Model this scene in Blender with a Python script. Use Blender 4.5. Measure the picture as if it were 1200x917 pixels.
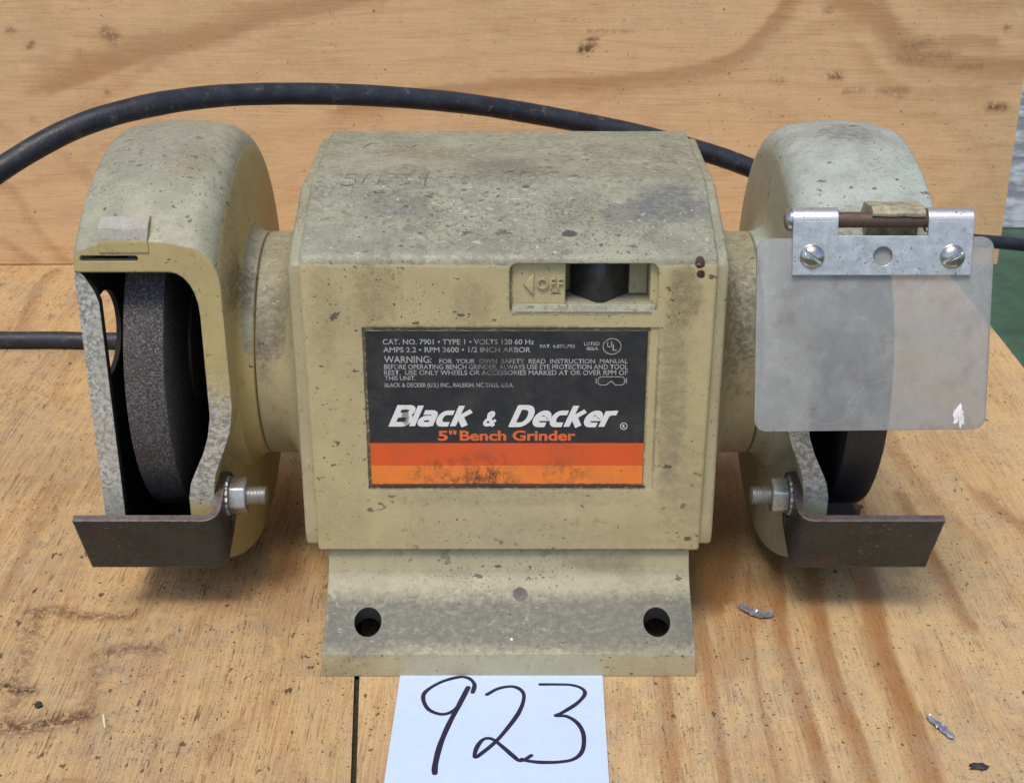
import bpy, bmesh, math, random
import numpy as np
from mathutils import Vector, Matrix, noise as mnoise

for o in list(bpy.data.objects):
    bpy.data.objects.remove(o, do_unlink=True)
scene = bpy.context.scene
COL = scene.collection
MM = 0.001                      # everything below is written in millimetres
R = math.radians

# ---------------------------------------------------------------- camera
cam_data = bpy.data.cameras.new('camera')
cam = bpy.data.objects.new('camera', cam_data)
COL.objects.link(cam)
cam.location = (0.001, -0.3735, 0.2656)
cam.rotation_euler = (R(90 - 24.5), 0, 0)
cam_data.sensor_width = 36
cam_data.lens = 36 * 1730 / 1200
cam_data.clip_start = 0.01
cam_data.clip_end = 100
cam_data.dof.use_dof = True
cam_data.dof.focus_distance = 0.44
cam_data.dof.aperture_fstop = 60
scene.camera = cam

# ---------------------------------------------------------------- sky, sun, exposure
SUN_EL, SUN_AZ = 66, -18        # azimuth measured from straight behind the camera, + to the right
world = bpy.data.worlds.new('World')
scene.world = world
world.use_nodes = True
wn = world.node_tree
wn.nodes.clear()
sky = wn.nodes.new('ShaderNodeTexSky')
sky.sky_type = 'NISHITA'
sky.sun_disc = False
sky.sun_elevation = R(SUN_EL)
sky.sun_rotation = R(180 - SUN_AZ)
sky.air_density = 1.0
sky.dust_density = 2.0
bg = wn.nodes.new('ShaderNodeBackground')
bg.inputs['Strength'].default_value = 0.10
wo = wn.nodes.new('ShaderNodeOutputWorld')
wn.links.new(sky.outputs[0], bg.inputs[0])
wn.links.new(bg.outputs[0], wo.inputs[0])
sun_data = bpy.data.lights.new('sun', 'SUN')
sun_data.energy = 1.5
sun_data.angle = R(20)
sun_data.color = (1.0, 0.90, 0.75)
sun = bpy.data.objects.new('sun', sun_data)
COL.objects.link(sun)
sun.rotation_euler = (R(90 - SUN_EL), 0, R(SUN_AZ))
sun.location = (0, -1, 2)
vs = scene.view_settings
vs.view_transform = 'Standard'
vs.look = 'None'
vs.exposure = 0.70
vs.gamma = 1.0
vs.use_curve_mapping = False
scene.render.engine = 'CYCLES'
scene.cycles.max_bounces = 5
scene.cycles.diffuse_bounces = 3
scene.cycles.glossy_bounces = 3
scene.cycles.use_adaptive_sampling = True
scene.cycles.adaptive_threshold = 0.025
scene.cycles.transparent_max_bounces = 10
scene.cycles.use_denoising = True

# ---------------------------------------------------------------- traced positions, millimetres in the place
DIGITS = [[[(-10.79, -8.62), (-10.34, -4.62), (-12.05, -1.57), (-15.1, -0.85), (-20.44, -3.4), (-24.71, -7.93), (-25.39, -11.88), (-23.66, -16.73), (-20.33, -19.12), (-17.43, -18.64), (-14.92, -15.29), (-12.22, -6.23)], [(-12.22, -6.23), (-14.64, -14.8), (-17.23, -23.83), (-19.39, -33.86), (-20.39, -42.62), (-20.33, -46.04)]], [[(-6.48, -9.71), (-2.94, -6.63), (1.25, -5.72), (3.94, -7.93), (4.51, -11.88), (3.0, -18.64), (-0.48, -26.61), (-3.86, -32.97), (-7.17, -37.41), (-9.37, -39.6), (-9.06, -35.64), (-7.28, -31.62), (-4.73, -31.35), (-1.58, -35.2), (1.24, -39.16), (3.46, -41.5), (6.38, -39.16)]], [[(9.55, -4.62), (13.88, -4.62), (18.97, -4.92), (22.19, -6.93), (22.66, -9.91), (20.1, -14.32), (15.84, -18.64), (13.76, -20.26), (16.95, -20.54), (20.01, -23.83), (21.5, -29.36), (20.9, -36.53), (18.5, -40.47), (14.56, -41.94), (9.56, -42.19), (5.68, -41.59), (3.74, -40.73)]]]
CORD_UP = [(-286.9, 176.6, 25.8), (-215.8, 96.9, 92), (-181.4, 85.8, 120.8), (-166.2, 95.1, 131.5), (-146.3, 108.3, 141.1), (-126.2, 121.2, 145.4), (-103.2, 137.8, 145.6), (-75.6, 153.1, 143), (-46.3, 167.6, 138.6), (-15.2, 181.2, 132.5), (17.6, 193.9, 124.1), (51.7, 201, 115.5), (86.5, 203.9, 105), (118.9, 206.5, 91.4), (161.2, 230.1, 70.8), (202.4, 265, 51), (240.3, 282.7, 41.7), (284.2, 298.7, 28.5), (343.2, 320.9, 4.9)]
CORD_LOW = [(-178.7, 258.1, 3.6), (-212.6, 259.1, 3.6), (-236.3, 259.1, 3.6), (-268.7, 261.2, 3.6), (-306.1, 265.4, 3.6)]
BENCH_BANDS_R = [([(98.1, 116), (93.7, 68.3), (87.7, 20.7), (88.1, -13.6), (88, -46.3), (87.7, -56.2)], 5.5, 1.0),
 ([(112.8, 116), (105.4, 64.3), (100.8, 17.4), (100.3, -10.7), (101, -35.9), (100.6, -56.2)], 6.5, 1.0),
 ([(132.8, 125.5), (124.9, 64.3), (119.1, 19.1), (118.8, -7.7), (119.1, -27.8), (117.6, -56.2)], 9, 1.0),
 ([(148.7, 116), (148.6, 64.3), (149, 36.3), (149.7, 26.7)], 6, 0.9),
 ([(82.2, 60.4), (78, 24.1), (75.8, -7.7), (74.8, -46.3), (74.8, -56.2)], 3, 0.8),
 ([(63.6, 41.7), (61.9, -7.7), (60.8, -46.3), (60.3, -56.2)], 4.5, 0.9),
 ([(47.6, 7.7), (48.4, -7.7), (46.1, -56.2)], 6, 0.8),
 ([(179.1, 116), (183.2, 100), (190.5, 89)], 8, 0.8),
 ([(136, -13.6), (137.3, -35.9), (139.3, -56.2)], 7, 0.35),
 ([(86.9, 158.4), (81.4, 102.2), (71.9, 44.3)], 20, 1.0),  # this and the next two: wood figure with the grinder's shade painted in
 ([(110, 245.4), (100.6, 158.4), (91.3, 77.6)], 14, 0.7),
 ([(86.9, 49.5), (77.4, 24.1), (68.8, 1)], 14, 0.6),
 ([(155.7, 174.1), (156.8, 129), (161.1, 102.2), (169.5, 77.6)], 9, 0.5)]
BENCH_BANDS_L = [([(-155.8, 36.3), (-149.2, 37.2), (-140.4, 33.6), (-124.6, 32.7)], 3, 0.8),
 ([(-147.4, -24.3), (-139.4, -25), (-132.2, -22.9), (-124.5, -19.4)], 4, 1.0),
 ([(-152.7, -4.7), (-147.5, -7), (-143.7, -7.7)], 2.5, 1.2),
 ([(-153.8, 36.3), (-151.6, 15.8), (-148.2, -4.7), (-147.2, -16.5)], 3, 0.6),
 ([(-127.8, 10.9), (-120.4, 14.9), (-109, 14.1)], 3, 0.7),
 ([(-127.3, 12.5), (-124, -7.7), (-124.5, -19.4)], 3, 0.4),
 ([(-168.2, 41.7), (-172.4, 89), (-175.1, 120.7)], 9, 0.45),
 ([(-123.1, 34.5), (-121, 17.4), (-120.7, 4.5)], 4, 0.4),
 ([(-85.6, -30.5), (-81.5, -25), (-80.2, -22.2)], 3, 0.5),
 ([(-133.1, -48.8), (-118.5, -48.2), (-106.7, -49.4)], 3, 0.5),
 ([(-84.3, 129), (-75.7, 77.6), (-68.5, 34)], 16, 0.6),  # this and the next: figure plus painted shade left of the foot
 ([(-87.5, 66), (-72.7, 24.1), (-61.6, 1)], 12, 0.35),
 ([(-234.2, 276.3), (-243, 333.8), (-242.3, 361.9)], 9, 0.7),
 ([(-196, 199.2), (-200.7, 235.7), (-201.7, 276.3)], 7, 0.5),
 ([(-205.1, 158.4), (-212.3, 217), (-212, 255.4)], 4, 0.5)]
BOARD_BANDS = [([(-62.2, 142.9), (-92.2, 134.6), (-117.9, 130.4), (-144.1, 121), (-163.8, 115.7), (-185.7, 111.4), (-210.4, 101.7), (-232.9, 94.2)], 14, 0.9),
 ([(-62.5, 136.7), (-88, 134.2), (-126.8, 124.1), (-148.8, 115.7)], 8, 0.5),
 ([(-165.5, 119.9), (-179.6, 107.1), (-198.3, 94.2), (-226.2, 78.8)], 12, 0.45),
 ([(-266, 44.9), (-257.8, 40.3), (-251, 24), (-243.5, 12.2), (-233.7, 0.2)], 7, 0.6),
 ([(-270.4, 14.6), (-262, 9.8), (-251.9, 0.2)], 7, 0.6),
 ([(-261.5, 76.6), (-249.6, 67.6), (-234.6, 64.3), (-220.7, 51.8)], 8, 0.4),
 ([(-137, 102.8), (-106.5, 107.1), (-84.9, 110.3)], 9, 0.25),
 ([(-86.1, 85.4), (-42.3, 93.1), (1, 97.4), (44.2, 98.9), (87.2, 103.9), (112.6, 111.4), (126.7, 124.1), (140.1, 142.9)], 10, 0.9),
 ([(-64.2, 87.6), (1, 93.1), (52.9, 96.3), (93.8, 101.1), (112.8, 107.1)], 8, 0.6),
 ([(161.2, 142.9), (183.3, 132.5), (195.3, 119.9), (207, 111.4), (224.4, 109.3), (241.7, 108.2), (263.4, 107.1)], 12, 1.0),
 ([(182.3, 142.9), (192.5, 126.2), (208.4, 117.8), (227.3, 119.9), (242.6, 117.8)], 13, 0.7),
 ([(176.5, 115.7), (195.7, 96.3), (217.7, 93.1), (243.6, 94.2)], 12, 0.55),
 ([(149.9, 126.2), (171, 128.3), (192.9, 122)], 10, 0.4),
 ([(211.8, 142.9), (233.7, 136.7), (254.2, 140.8)], 10, 0.6),
 ([(120.9, 115.7), (136.8, 130.4), (148.5, 142.9)], 10, 0.4),
 ([(184.7, 98.5), (188, 87.6), (207.7, 86.5), (240.6, 67.6), (255, 42.6)], 10, 0.35),
 ([(111.8, 51.8), (139, 44.9), (179.2, 42.6)], 12, 0.25)]
BOARD_STAINS = [([(-250, 123.7), (-249.2, 123.3)], 1.6, 1.2),
 ([(-241.2, 116.1), (-239.4, 116.9)], 1.4, 1.0),
 ([(-201.9, 122.9), (-198.4, 120.3)], 3.5, 0.8),
 ([(-216.9, 112.3), (-215.2, 111.8)], 3, 0.3),
 ([(36.1, 116.1), (42.9, 116.5)], 1.3, 1.2),
 ([(35.3, 113.5), (39.6, 114.4)], 1.3, 1.2),
 ([(38.6, 119.1), (43.7, 119.1)], 1.1, 1.0),
 ([(39.4, 123.3), (60.7, 123.7)], 1.0, 0.45),
 ([(162.8, 101.1), (166.8, 100.7)], 2.0, 1.0),
 ([(247.9, 125.4), (248.5, 124.6)], 1.4, 1.0),
 ([(244.8, 85.4), (251.8, 85)], 2.2, 1.0),
 ([(-204.9, 92.8), (-204.6, 92)], 1.3, 0.8),
 ([(-244.7, 77.9), (-243.9, 77)], 2.5, 0.35),
 ([(170, 93.3), (178.6, 94.2)], 1.5, 0.6),
 ([(187.4, 92.8), (200.3, 93.7)], 2.2, 0.5),
 ([(224.9, 105), (237.7, 105.8)], 1.6, 0.4),
 ([(157, 133.4), (158.6, 133.8)], 1.6, 0.8),
 ([(132.8, 99.4), (138, 98.5)], 1.3, 0.5),
 ([(194.3, 109.3), (219.9, 111)], 3, 0.35),
 ([(197.9, 115.7), (210.5, 117.8)], 3, 0.35)]
ROWS = [
 ('CAT. NO. 7901 • TYPE 1 • VOLTS 120 60 Hz', (-36.33, 7.36, 101.13, 102.78), 'g'),
 ('AMPS 2.2 • RPM 3600 • 1/2 INCH ARBOR', (-36.27, 6.39, 98.66, 100.31), 'g'),
 ('PAT. 4,871,793', (9.05, 19.15, 100.06, 101.13), 'g'),
 ('LISTED', (21.82, 26.36, 100.8, 101.87), 'g'),
 ('406A', (22.46, 26.01, 99.32, 100.39), 'g'),
 ('WARNING:', (-36.16, -22.35, 95.34, 97.5), 'g'),
 ('FOR  YOUR  OWN  SAFETY  READ  INSTRUCTION  MANUAL', (-20.11, 34.66, 95.17, 96.58), 'g'),
 ('BEFORE OPERATING BENCH GRINDER, ALWAYS USE EYE PROTECTION AND TOOL', (-36.23, 34.71, 93.34, 94.84), 'g'),
 ('REST.  USE ONLY WHEELS OR ACCESSORIES MARKED AT OR OVER RPM OF', (-36.3, 34.77, 91.49, 93.0), 'g'),
 ('THIS UNIT.', (-36.13, -27.1, 89.81, 91.16), 'g'),
 ('BLACK & DECKER (U.S.) INC., RALEIGH, NC 27625, U.S.A.', (-36.21, 1.45, 87.62, 88.97), 'g'),
 ('Black', (-35.57, -9.55, 74.96, 81.67), 'w'),
 ('&', (-7.9, -2.58, 74.96, 79.79), 'w'),
 ('Decker', (-0.1, 33.05, 74.79, 81.67), 'w'),
 ("5''", (-21.01, -15.48, 70.26, 73.57), 'o'),
 ('Bench Grinder', (-14.52, 19.87, 70.26, 73.57), 'o')]

# ---------------------------------------------------------------- node helpers
class NT:
    def __init__(self, name):
        self.mat = bpy.data.materials.new(name)
        self.mat.use_nodes = True
        self.t = self.mat.node_tree
        self.t.nodes.clear()
        self.out = self.t.nodes.new('ShaderNodeOutputMaterial')
        g = self.t.nodes.new('ShaderNodeNewGeometry')
        self.N = g.outputs['Normal']
        self.P = self.vmath('MULTIPLY', g.outputs['Position'], (1000, 1000, 1000))
    def put(self, sock, v):
        if isinstance(v, bpy.types.NodeSocket):
            self.t.links.new(v, sock)
        elif v is not None:
            if sock.type == 'RGBA' and len(v) == 3:
                v = (*v, 1)
            sock.default_value = v
    def node(self, typ, ins=None, **props):
        n = self.t.nodes.new(typ)
        for k, v in props.items():
            setattr(n, k, v)
        for k, v in (ins or {}).items():
            self.put(n.inputs[k], v)
        return n
    def m(self, op, a, b=None, c=None, clamp=False):
        n = self.node('ShaderNodeMath', operation=op, use_clamp=clamp)
        for i, v in enumerate((a, b, c)):
            if v is not None:
                self.put(n.inputs[i], v)
        return n.outputs[0]
    def vmath(self, op, a, b=None):
        n = self.node('ShaderNodeVectorMath', operation=op)
        self.put(n.inputs[0], a)
        if b is not None:
            self.put(n.inputs[1], b)
        return n.outputs['Value'] if op in ('LENGTH', 'DOT_PRODUCT', 'DISTANCE') else n.outputs[0]
    def sc(self, v, s):
        return self.vmath('MULTIPLY', v, s)
    def off(self, v, s):
        return self.vmath('ADD', v, s)
    def noise(self, v, scale, detail=4, rough=.55, dist=0, color=False):
        n = self.node('ShaderNodeTexNoise', {'Vector': v, 'Scale': scale, 'Detail': detail, 'Roughness': rough, 'Distortion': dist})
        return n.outputs['Color'] if color else n.outputs[0]
    def warp(self, v, scale, amt):
        c = self.noise(v, scale, 2, .5, color=True)
        return self.vmath('ADD', v, self.vmath('MULTIPLY', self.vmath('SUBTRACT', c, (.5, .5, .5)), (amt * 2, amt * 2, amt * 2)))
    def ss(self, v, a, b, lo=0., hi=1.):
        n = self.node('ShaderNodeMapRange', {'Value': v, 'From Min': a, 'From Max': b, 'To Min': lo, 'To Max': hi}, interpolation_type='SMOOTHSTEP')
        return n.outputs[0]
    def mix(self, f, a, b, mode='MIX'):
        n = self.node('ShaderNodeMix', data_type='RGBA', blend_type=mode)
        self.put(n.inputs[0], f); self.put(n.inputs[6], a); self.put(n.inputs[7], b)
        return n.outputs[2]
    def fmix(self, f, a, b):
        n = self.node('ShaderNodeMix', data_type='FLOAT')
        self.put(n.inputs[0], f); self.put(n.inputs[2], a); self.put(n.inputs[3], b)
        return n.outputs[0]
    def spots(self, v, cell, rmax, keep, soft=.35, warp=None, shift=(0, 0, 0)):
        """round-ish specks: one possible speck per cell of `cell` mm, `keep` of them present, radius up to rmax mm"""
        v = self.off(v, shift)
        if warp:
            v = self.warp(v, 1.0 / warp, warp * .35)
        vo = self.node('ShaderNodeTexVoronoi', {'Vector': v, 'Scale': 1.0 / cell}, feature='F1')
        sx = self.node('ShaderNodeSeparateColor', {0: vo.outputs['Color']})
        r = self.m('MULTIPLY', self.m('POWER', self.m('DIVIDE', self.m('SUBTRACT', sx.outputs[0], 1 - keep), keep, clamp=True), 1.6), rmax / cell)
        d = vo.outputs['Distance']
        return self.m('MULTIPLY', self.ss(self.m('SUBTRACT', r, d), 0, soft * rmax / cell), self.ss(r, 0.0, 0.02))
    def blob(self, c, rad, rough=.5, nscale=.25, edge=.35):
        """soft ragged patch centred at c (mm) with radii rad (mm)"""
        q = self.vmath('DIVIDE', self.vmath('SUBTRACT', self.P, c), rad)
        d = self.m('ADD', self.vmath('LENGTH', q), self.m('MULTIPLY', self.m('SUBTRACT', self.noise(self.P, nscale, 4, .65), .5), rough * 2))
        return self.ss(d, 1 + edge, 1 - edge)
    def specks(self, v, scale, lo, hi, dens=.05, k=.18, shift=(0, 0, 0)):
        """ragged little marks that gather in some places and thin out in others"""
        v = self.off(v, shift)
        n = self.m('ADD', self.noise(v, scale, 2, .6), self.m('MULTIPLY', self.m('SUBTRACT', self.noise(v, dens, 2, .5), .5), k))
        return self.ss(n, lo, hi)
    def boxmask(self, lo, hi, soft=.25, rag=.5):
        """1 inside the box lo..hi (mm), with ragged soft borders"""
        q = self.warp(self.P, .6, rag)
        s = self.node('ShaderNodeSeparateXYZ', {0: q})
        out = None
        for i in range(3):
            f = self.m('MULTIPLY', self.ss(s.outputs[i], lo[i] - soft, lo[i] + soft), self.ss(s.outputs[i], hi[i] + soft, hi[i] - soft))
            out = f if out is None else self.m('MULTIPLY', out, f)
        return out
    def attr(self, name):
        return self.node('ShaderNodeAttribute', attribute_name=name).outputs['Fac']
    def bump(self, h, dist, strength=1., normal=None):
        n = self.node('ShaderNodeBump', {'Height': h, 'Distance': dist * MM, 'Strength': strength})
        if normal is not None:
            self.put(n.inputs['Normal'], normal)
        return n.outputs[0]
    def edges(self, r, lo=.01, hi=.10):
        """1 on sharp edges, 0 on flats"""
        return self.ss(self.m('SUBTRACT', 1, self.vmath('DOT_PRODUCT', self.bevel(r), self.N)), lo, hi)
    def bevel(self, r):
        return self.node('ShaderNodeBevel', {'Radius': r * MM}, samples=4).outputs[0]
    def principled(self, color, rough=.5, metal=0., normal=None, **kw):
        n = self.node('ShaderNodeBsdfPrincipled', {'Base Color': color, 'Roughness': rough, 'Metallic': metal})
        if normal is not None:
            self.put(n.inputs['Normal'], normal)
        for k, v in kw.items():
            self.put(n.inputs[k.replace('_', ' ')], v)
        return n.outputs[0]
    def done(self, shader):
        self.t.links.new(shader, self.out.inputs[0])
        return self.mat

def paint_mat(name, base, top_grime=1.0, blobs=(), bare=None, top_tint=(.290, .292, .215), front_dirt=.6, lines=(), mottle=1.0, floor=.40):
    """old cream enamel with smudges, chips and settled grey dust on the faces that look up"""
    b = NT(name)
    P = b.P
    g1 = b.noise(P, .09, 4, .7)
    g2 = b.noise(b.sc(P, (.7, 1, 1)), .62, 4, .78)
    col = b.mix(b.ss(g1, .35, .65), base, tuple(c * .90 for c in base))
    col = b.mix(b.m('MULTIPLY', b.ss(g2, .50, .74), .40 * front_dirt), col, tuple(c * .55 for c in base))
    # wiped streaks
    st = b.ss(b.noise(b.sc(P, (.8, .8, .25)), .35, 4, .75), .57, .72)
    col = b.mix(b.m('MULTIPLY', b.m('MULTIPLY', st, b.ss(g2, .36, .56)), .75 * front_dirt), col, (.19, .145, .085))
    nz = b.node('ShaderNodeSeparateXYZ', {0: b.N}).outputs[2]
    up = b.ss(b.m('ADD', nz, b.m('MULTIPLY', b.m('SUBTRACT', g2, .5), .35)), .20, .34)
    up = b.m('MULTIPLY', up, top_grime)
    tcol = b.mix(b.ss(g1, .36, .66), tuple(c * 1.10 for c in top_tint), tuple(c * .82 for c in top_tint))
    wear = b.noise(b.off(P, (17, 0, 3)), .035, 3, .6)
    fine = b.noise(P, 1.5, 3, .75)
    tcol = b.mix(b.m('MULTIPLY', b.m('MULTIPLY', b.ss(g2, .44, .64), b.ss(wear, .34, .58)), .70 * mottle), tcol, tuple(c * k for c, k in zip(top_tint, (.44, .42, .38))))
    tcol = b.mix(b.m('MULTIPLY', b.ss(fine, .50, .70), .38 * mottle), tcol, tuple(c * .5 for c in top_tint))
    tcol = b.mix(b.m('MULTIPLY', b.specks(P, .38, .60, .68, .03, .30, (9, 2, 4)), .65 * mottle), tcol, (.15, .105, .060))
    tcol = b.mix(b.m('MULTIPLY', b.specks(P, .7, .70, .73, .03, .30, (50, 0, 9)), .8 * mottle), tcol, (.52, .50, .42))
    sm = b.noise(b.warp(b.sc(P, (.30, 1, 1)), .05, 5), .22, 4, .72)
    tcol = b.mix(b.m('MULTIPLY', b.ss(sm, .57, .68), .42), tcol, tuple(c * .52 for c in top_tint))
    tcol = b.mix(b.m('MULTIPLY', b.ss(sm, .40, .30), .35), tcol, tuple(min(1, c * 1.25) for c in top_tint))
    col = b.mix(up, col, tcol)
    for c, rad, colr, amt in blobs:
        sm = max(rad) < 4
        bl = b.blob(c, rad, .35 if sm else .7, .5 if sm else .3, .12 if sm else .4)
        if not sm:
            bl = b.m('MULTIPLY', bl, b.ss(g2, .34, .62, floor, 1.))
        col = b.mix(b.m('MULTIPLY', bl, amt), col, colr)
    for c, rad, amt, *lc in lines:
        msk_ = b.boxmask(c, rad, 2.4, 2.0) if lc else b.boxmask(c, rad)
        col = b.mix(b.m('MULTIPLY', b.m('MULTIPLY', msk_, b.ss(g2, .30, .52, .72 if lc else 0., 1.)), amt), col, lc[0] if lc else (.055, .042, .030))
    # crisp pale flecks of old paint and dark chips, gathered where the dirt is
    wz = b.noise(b.off(P, (17, 0, 3)), .03, 2, .6)
    fl = b.specks(b.sc(P, (.75, 1, 1)), .50, .680, .692, .03, .30, (71, 40, 9))
    col = b.mix(b.m('MULTIPLY', b.m('MULTIPLY', fl, up), .75), col, (.44, .425, .34))
    dk = b.specks(b.sc(P, (.6, 1, 1)), .33, .690, .700, .03, .26, (7, 91, 19))
    col = b.mix(b.m('MULTIPLY', b.m('MULTIPLY', dk, b.ss(wz, .40, .55, .25, 1.)), .85), col, (.085, .072, .055))
    fk = b.specks(P, 1.3, .675, .690, .035, .34, (27, 11, 49))
    col = b.mix(b.m('MULTIPLY', b.m('MULTIPLY', fk, up), .85), col, (.11, .095, .07))
    # specks and chips
    col = b.mix(b.m('MULTIPLY', b.specks(P, .8, .685, .715, .025, .30, (3, 7, 1)), .85), col, (.060, .046, .034))
    col = b.mix(b.m('MULTIPLY', b.specks(P, 2.0, .69, .73, .03, .34, (13, 27, 1)), .75), col, (.055, .042, .030))
    col = b.mix(b.spots(b.warp(P, 1.2, .3), 12, .65, .40, shift=(11, 3, 23)), col, (.66, .64, .56))
    col = b.mix(b.m('MULTIPLY', b.spots(b.warp(P, .9, .5), 14, 1.25, .34, shift=(31, 17, 5)), .9), col, (.075, .066, .060))
    col = b.mix(b.m('MULTIPLY', b.m('MULTIPLY', b.edges(.8), b.ss(g2, .38, .58)), .55), col, (.33, .31, .25))
    # hairline scratches
    s = b.noise(b.warp(b.sc(P, (.15, .6, 1.4)), .2, 1.5), .9, 2, .8)
    col = b.mix(b.m('MULTIPLY', b.ss(b.m('ABSOLUTE', b.m('SUBTRACT', s, .5)), .006, .0), .30), col, (.12, .09, .06))
    rough = b.ss(g2, .3, .7, .42, .64)
    met = 0.
    if bare is not None:
        msk = bare(b)
        al = b.mix(b.ss(g2, .40, .60), (.66, .66, .63), (.27, .265, .25))
        col = b.mix(msk, col, al)
        met = b.m('MULTIPLY', msk, .35)
        rough = b.fmix(msk, rough, .42)
    nrm = b.bump(g2, .14, .6, b.bevel(.55))
    return b.done(b.principled(col, rough, met, nrm))

CREAM = (.535, .445, .240)
body_blobs = [((47, 44, 136), (11, 10, 8), (.105, .105, .115), .85), ((34, 40, 134), (7, 6, 5), (.14, .14, .145), .6),
              ((-33, 44, 136), (8, 7, 6), (.10, .10, .105), .55), ((17.5, 31, 131), (2.3, 1.5, 2), (.06, .058, .062), .95),
              ((-2, 66, 140), (13, 13, 5), (.12, .11, .09), .6), ((-28, 84, 140), (14, 6, 5), (.19, .14, .085), .5),
              ((54, 20, 126), (1.5, 3, 1.7), (.045, .018, .012), 1.), ((54.4, 20, 122.6), (1.2, 3, 1.2), (.045, .018, .012), 1.),
              ((50, 20, 116), (5, 4, 9), (.16, .11, .06), .65), ((-38, 20, 118), (6, 4, 11), (.24, .18, .10), .5),
              ((-47, 20, 100), (10, 4, 30), (.30, .24, .13), .2), ((48, 20, 82), (4, 4, 32), (.17, .135, .085), .5), ((53, 20, 55), (8, 4, 22), (.25, .21, .14), .35),
              ((0, 20, 51), (40, 4, 3), (.26, .21, .13), .35), ((10, 20, 38), (35, 4, 6), (.28, .23, .15), .3), ((-10, 20, 114), (6, 4, 7), (.28, .20, .12), .4), ((-53, 20, 110), (4, 4, 14), (.24, .19, .11), .35), ((-52, 20, 45), (9, 4, 12), (.30, .25, .16), .25)]
body_lines = [((-42.2, 10, 53.8), (41.2, 30, 54.9), .95), ((-42.2, 10, 105.2), (41, 30, 106.4), .85), ((-42.2, 10, 54), (-41.0, 30, 106), .9), ((40.0, 10, 54), (40.8, 30, 106), .5),
              ((1.0, 10, 110.2), (41, 30, 110.9), .55), ((-58, 10, 31.8), (58, 30, 32.9), .6), ((-42, 10, 106.3), (20, 30, 107.0), .45), ((42.9, 10, 60), (43.8, 30, 100), .35), ((.2, 10, 111), (1.2, 30, 125), .5)]
M_BODY = paint_mat('cream_enamel_body', CREAM, 1.0, body_blobs, lines=body_lines, mottle=.72, front_dirt=.45)
M_BELL = paint_mat('cream_enamel_bell', (.46, .40, .245), .8, [((-66, 60, 100), (10, 20, 18), (.18, .15, .10), .35), ((70, 55, 95), (10, 14, 24), (.07, .065, .06), .75), ((-76, 52, 95), (5, 12, 16), (.12, .10, .08), .6)])
base_blobs = [((-46, 5, 11), (10, 7, 6), (.07, .072, .075), .6), ((3.6, 16, 19.3), (2.4, 2.4, 2.4), (.075, .062, .055), 1.),
              ((30, 22, 27), (12, 5, 3), (.21, .17, .11), .6), ((-52, 3, 3), (10, 5, 5), (.23, .18, .11), .4)]
M_BASE = paint_mat('cream_enamel_base', (.44, .395, .245), .50, base_blobs, mottle=.6, floor=.72, lines=[((-57, -2, 8.6), (57, 19, 18.4), .92, (.105, .110, .096))])

def lip_bare(b):
    sp = b.node('ShaderNodeSeparateXYZ', {0: b.P})
    front = b.ss(sp.outputs[1], 35.6, 34.8)
    z = b.m('ADD', sp.outputs[2], b.m('MULTIPLY', b.m('SUBTRACT', b.noise(b.P, .3, 4, .7), .5), 22))
    band = b.m('MULTIPLY', b.ss(z, 88, 70), b.ss(z, 40, 46))
    return b.m('MULTIPLY', front, b.m('MULTIPLY', band, b.ss(b.noise(b.P, .5, 5, .7), .30, .52)))
M_GUARD_L = paint_mat('cream_enamel_left_guard', (.52, .415, .190), .85,
                      [((-112, 75, 146), (22, 22, 10), (.20, .19, .16), .55), ((-96, 62, 144), (7, 8, 6), (.24, .20, .11), .6), ((-80, 52, 108), (7, 14, 10), (.045, .032, .02), .75)],
                      bare=lip_bare, top_tint=(.290, .305, .240), mottle=.35)
M_GUARD_R = paint_mat('cream_enamel_right_guard', (.44, .43, .30), .9,
                      [((106, 80, 146), (9, 9, 6), (.13, .12, .11), .7), ((96, 40, 130), (10, 5, 6), (.12, .12, .12), .6)],
                      bare=lip_bare, top_tint=(.345, .385, .350), mottle=.30)

def simple(name, color, rough=.5, metal=0., var=.25, nscale=.3, bumpd=.05, bev=.3, spot=None, **kw):
    b = NT(name)
    n = b.noise(b.P, nscale, 5, .65)
    col = b.mix(b.ss(n, .3, .7), tuple(c * (1 - var) for c in color), tuple(min(1, c * (1 + var)) for c in color))
    if spot:
        cell, r, keep, sc = spot
        col = b.mix(b.spots(b.P, cell, r, keep, warp=r), col, sc)
    nr = b.bump(b.noise(b.P, nscale * 6, 4, .6), bumpd, .7, b.bevel(bev) if bev else None)
    return b.done(b.principled(col, rough, metal, nr, **kw))

M_SOOT = simple('sooty_black_interior', (.012, .011, .010), .8, var=.4)
M_BLACK = simple('black_plastic', (.028, .028, .030), .30, var=.3, nscale=.6, bev=0)
M_SEAM = simple('dark_seam', (.06, .05, .035), .8)

def steel_mat(name, color, rust, rustamt, rough=.35, metal=.9, pit=.4):
    b = NT(name)
    P = b.P
    n = b.noise(P, .35, 6, .7)
    f = b.noise(P, 1.8, 4, .7)
    col = b.mix(b.ss(n, .3, .7), color, tuple(c * .72 for c in color))
    col = b.mix(b.m('MULTIPLY', b.ss(f, .55, .75), pit), col, tuple(c * .35 for c in color))
    rm = b.m('MULTIPLY', b.ss(b.noise(b.off(P, (9, 4, 2)), .28, 6, .75), .75 - rustamt * .4, .85 - rustamt * .3), .9)
    rm = b.m('MAXIMUM', rm, b.m('MULTIPLY', b.specks(P, 1.1, .68 - rustamt * .05, .71 - rustamt * .05, .06, .25), .9))
    col = b.mix(rm, col, rust)
    ro = b.fmix(rm, b.ss(n, .3, .7, rough - .07, rough + .12), .8)
    me = b.m('MULTIPLY', b.m('SUBTRACT', 1, rm), metal)
    return b.done(b.principled(col, ro, me, b.bump(b.m('ADD', f, n), .07, .6, b.bevel(.4))))

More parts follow.
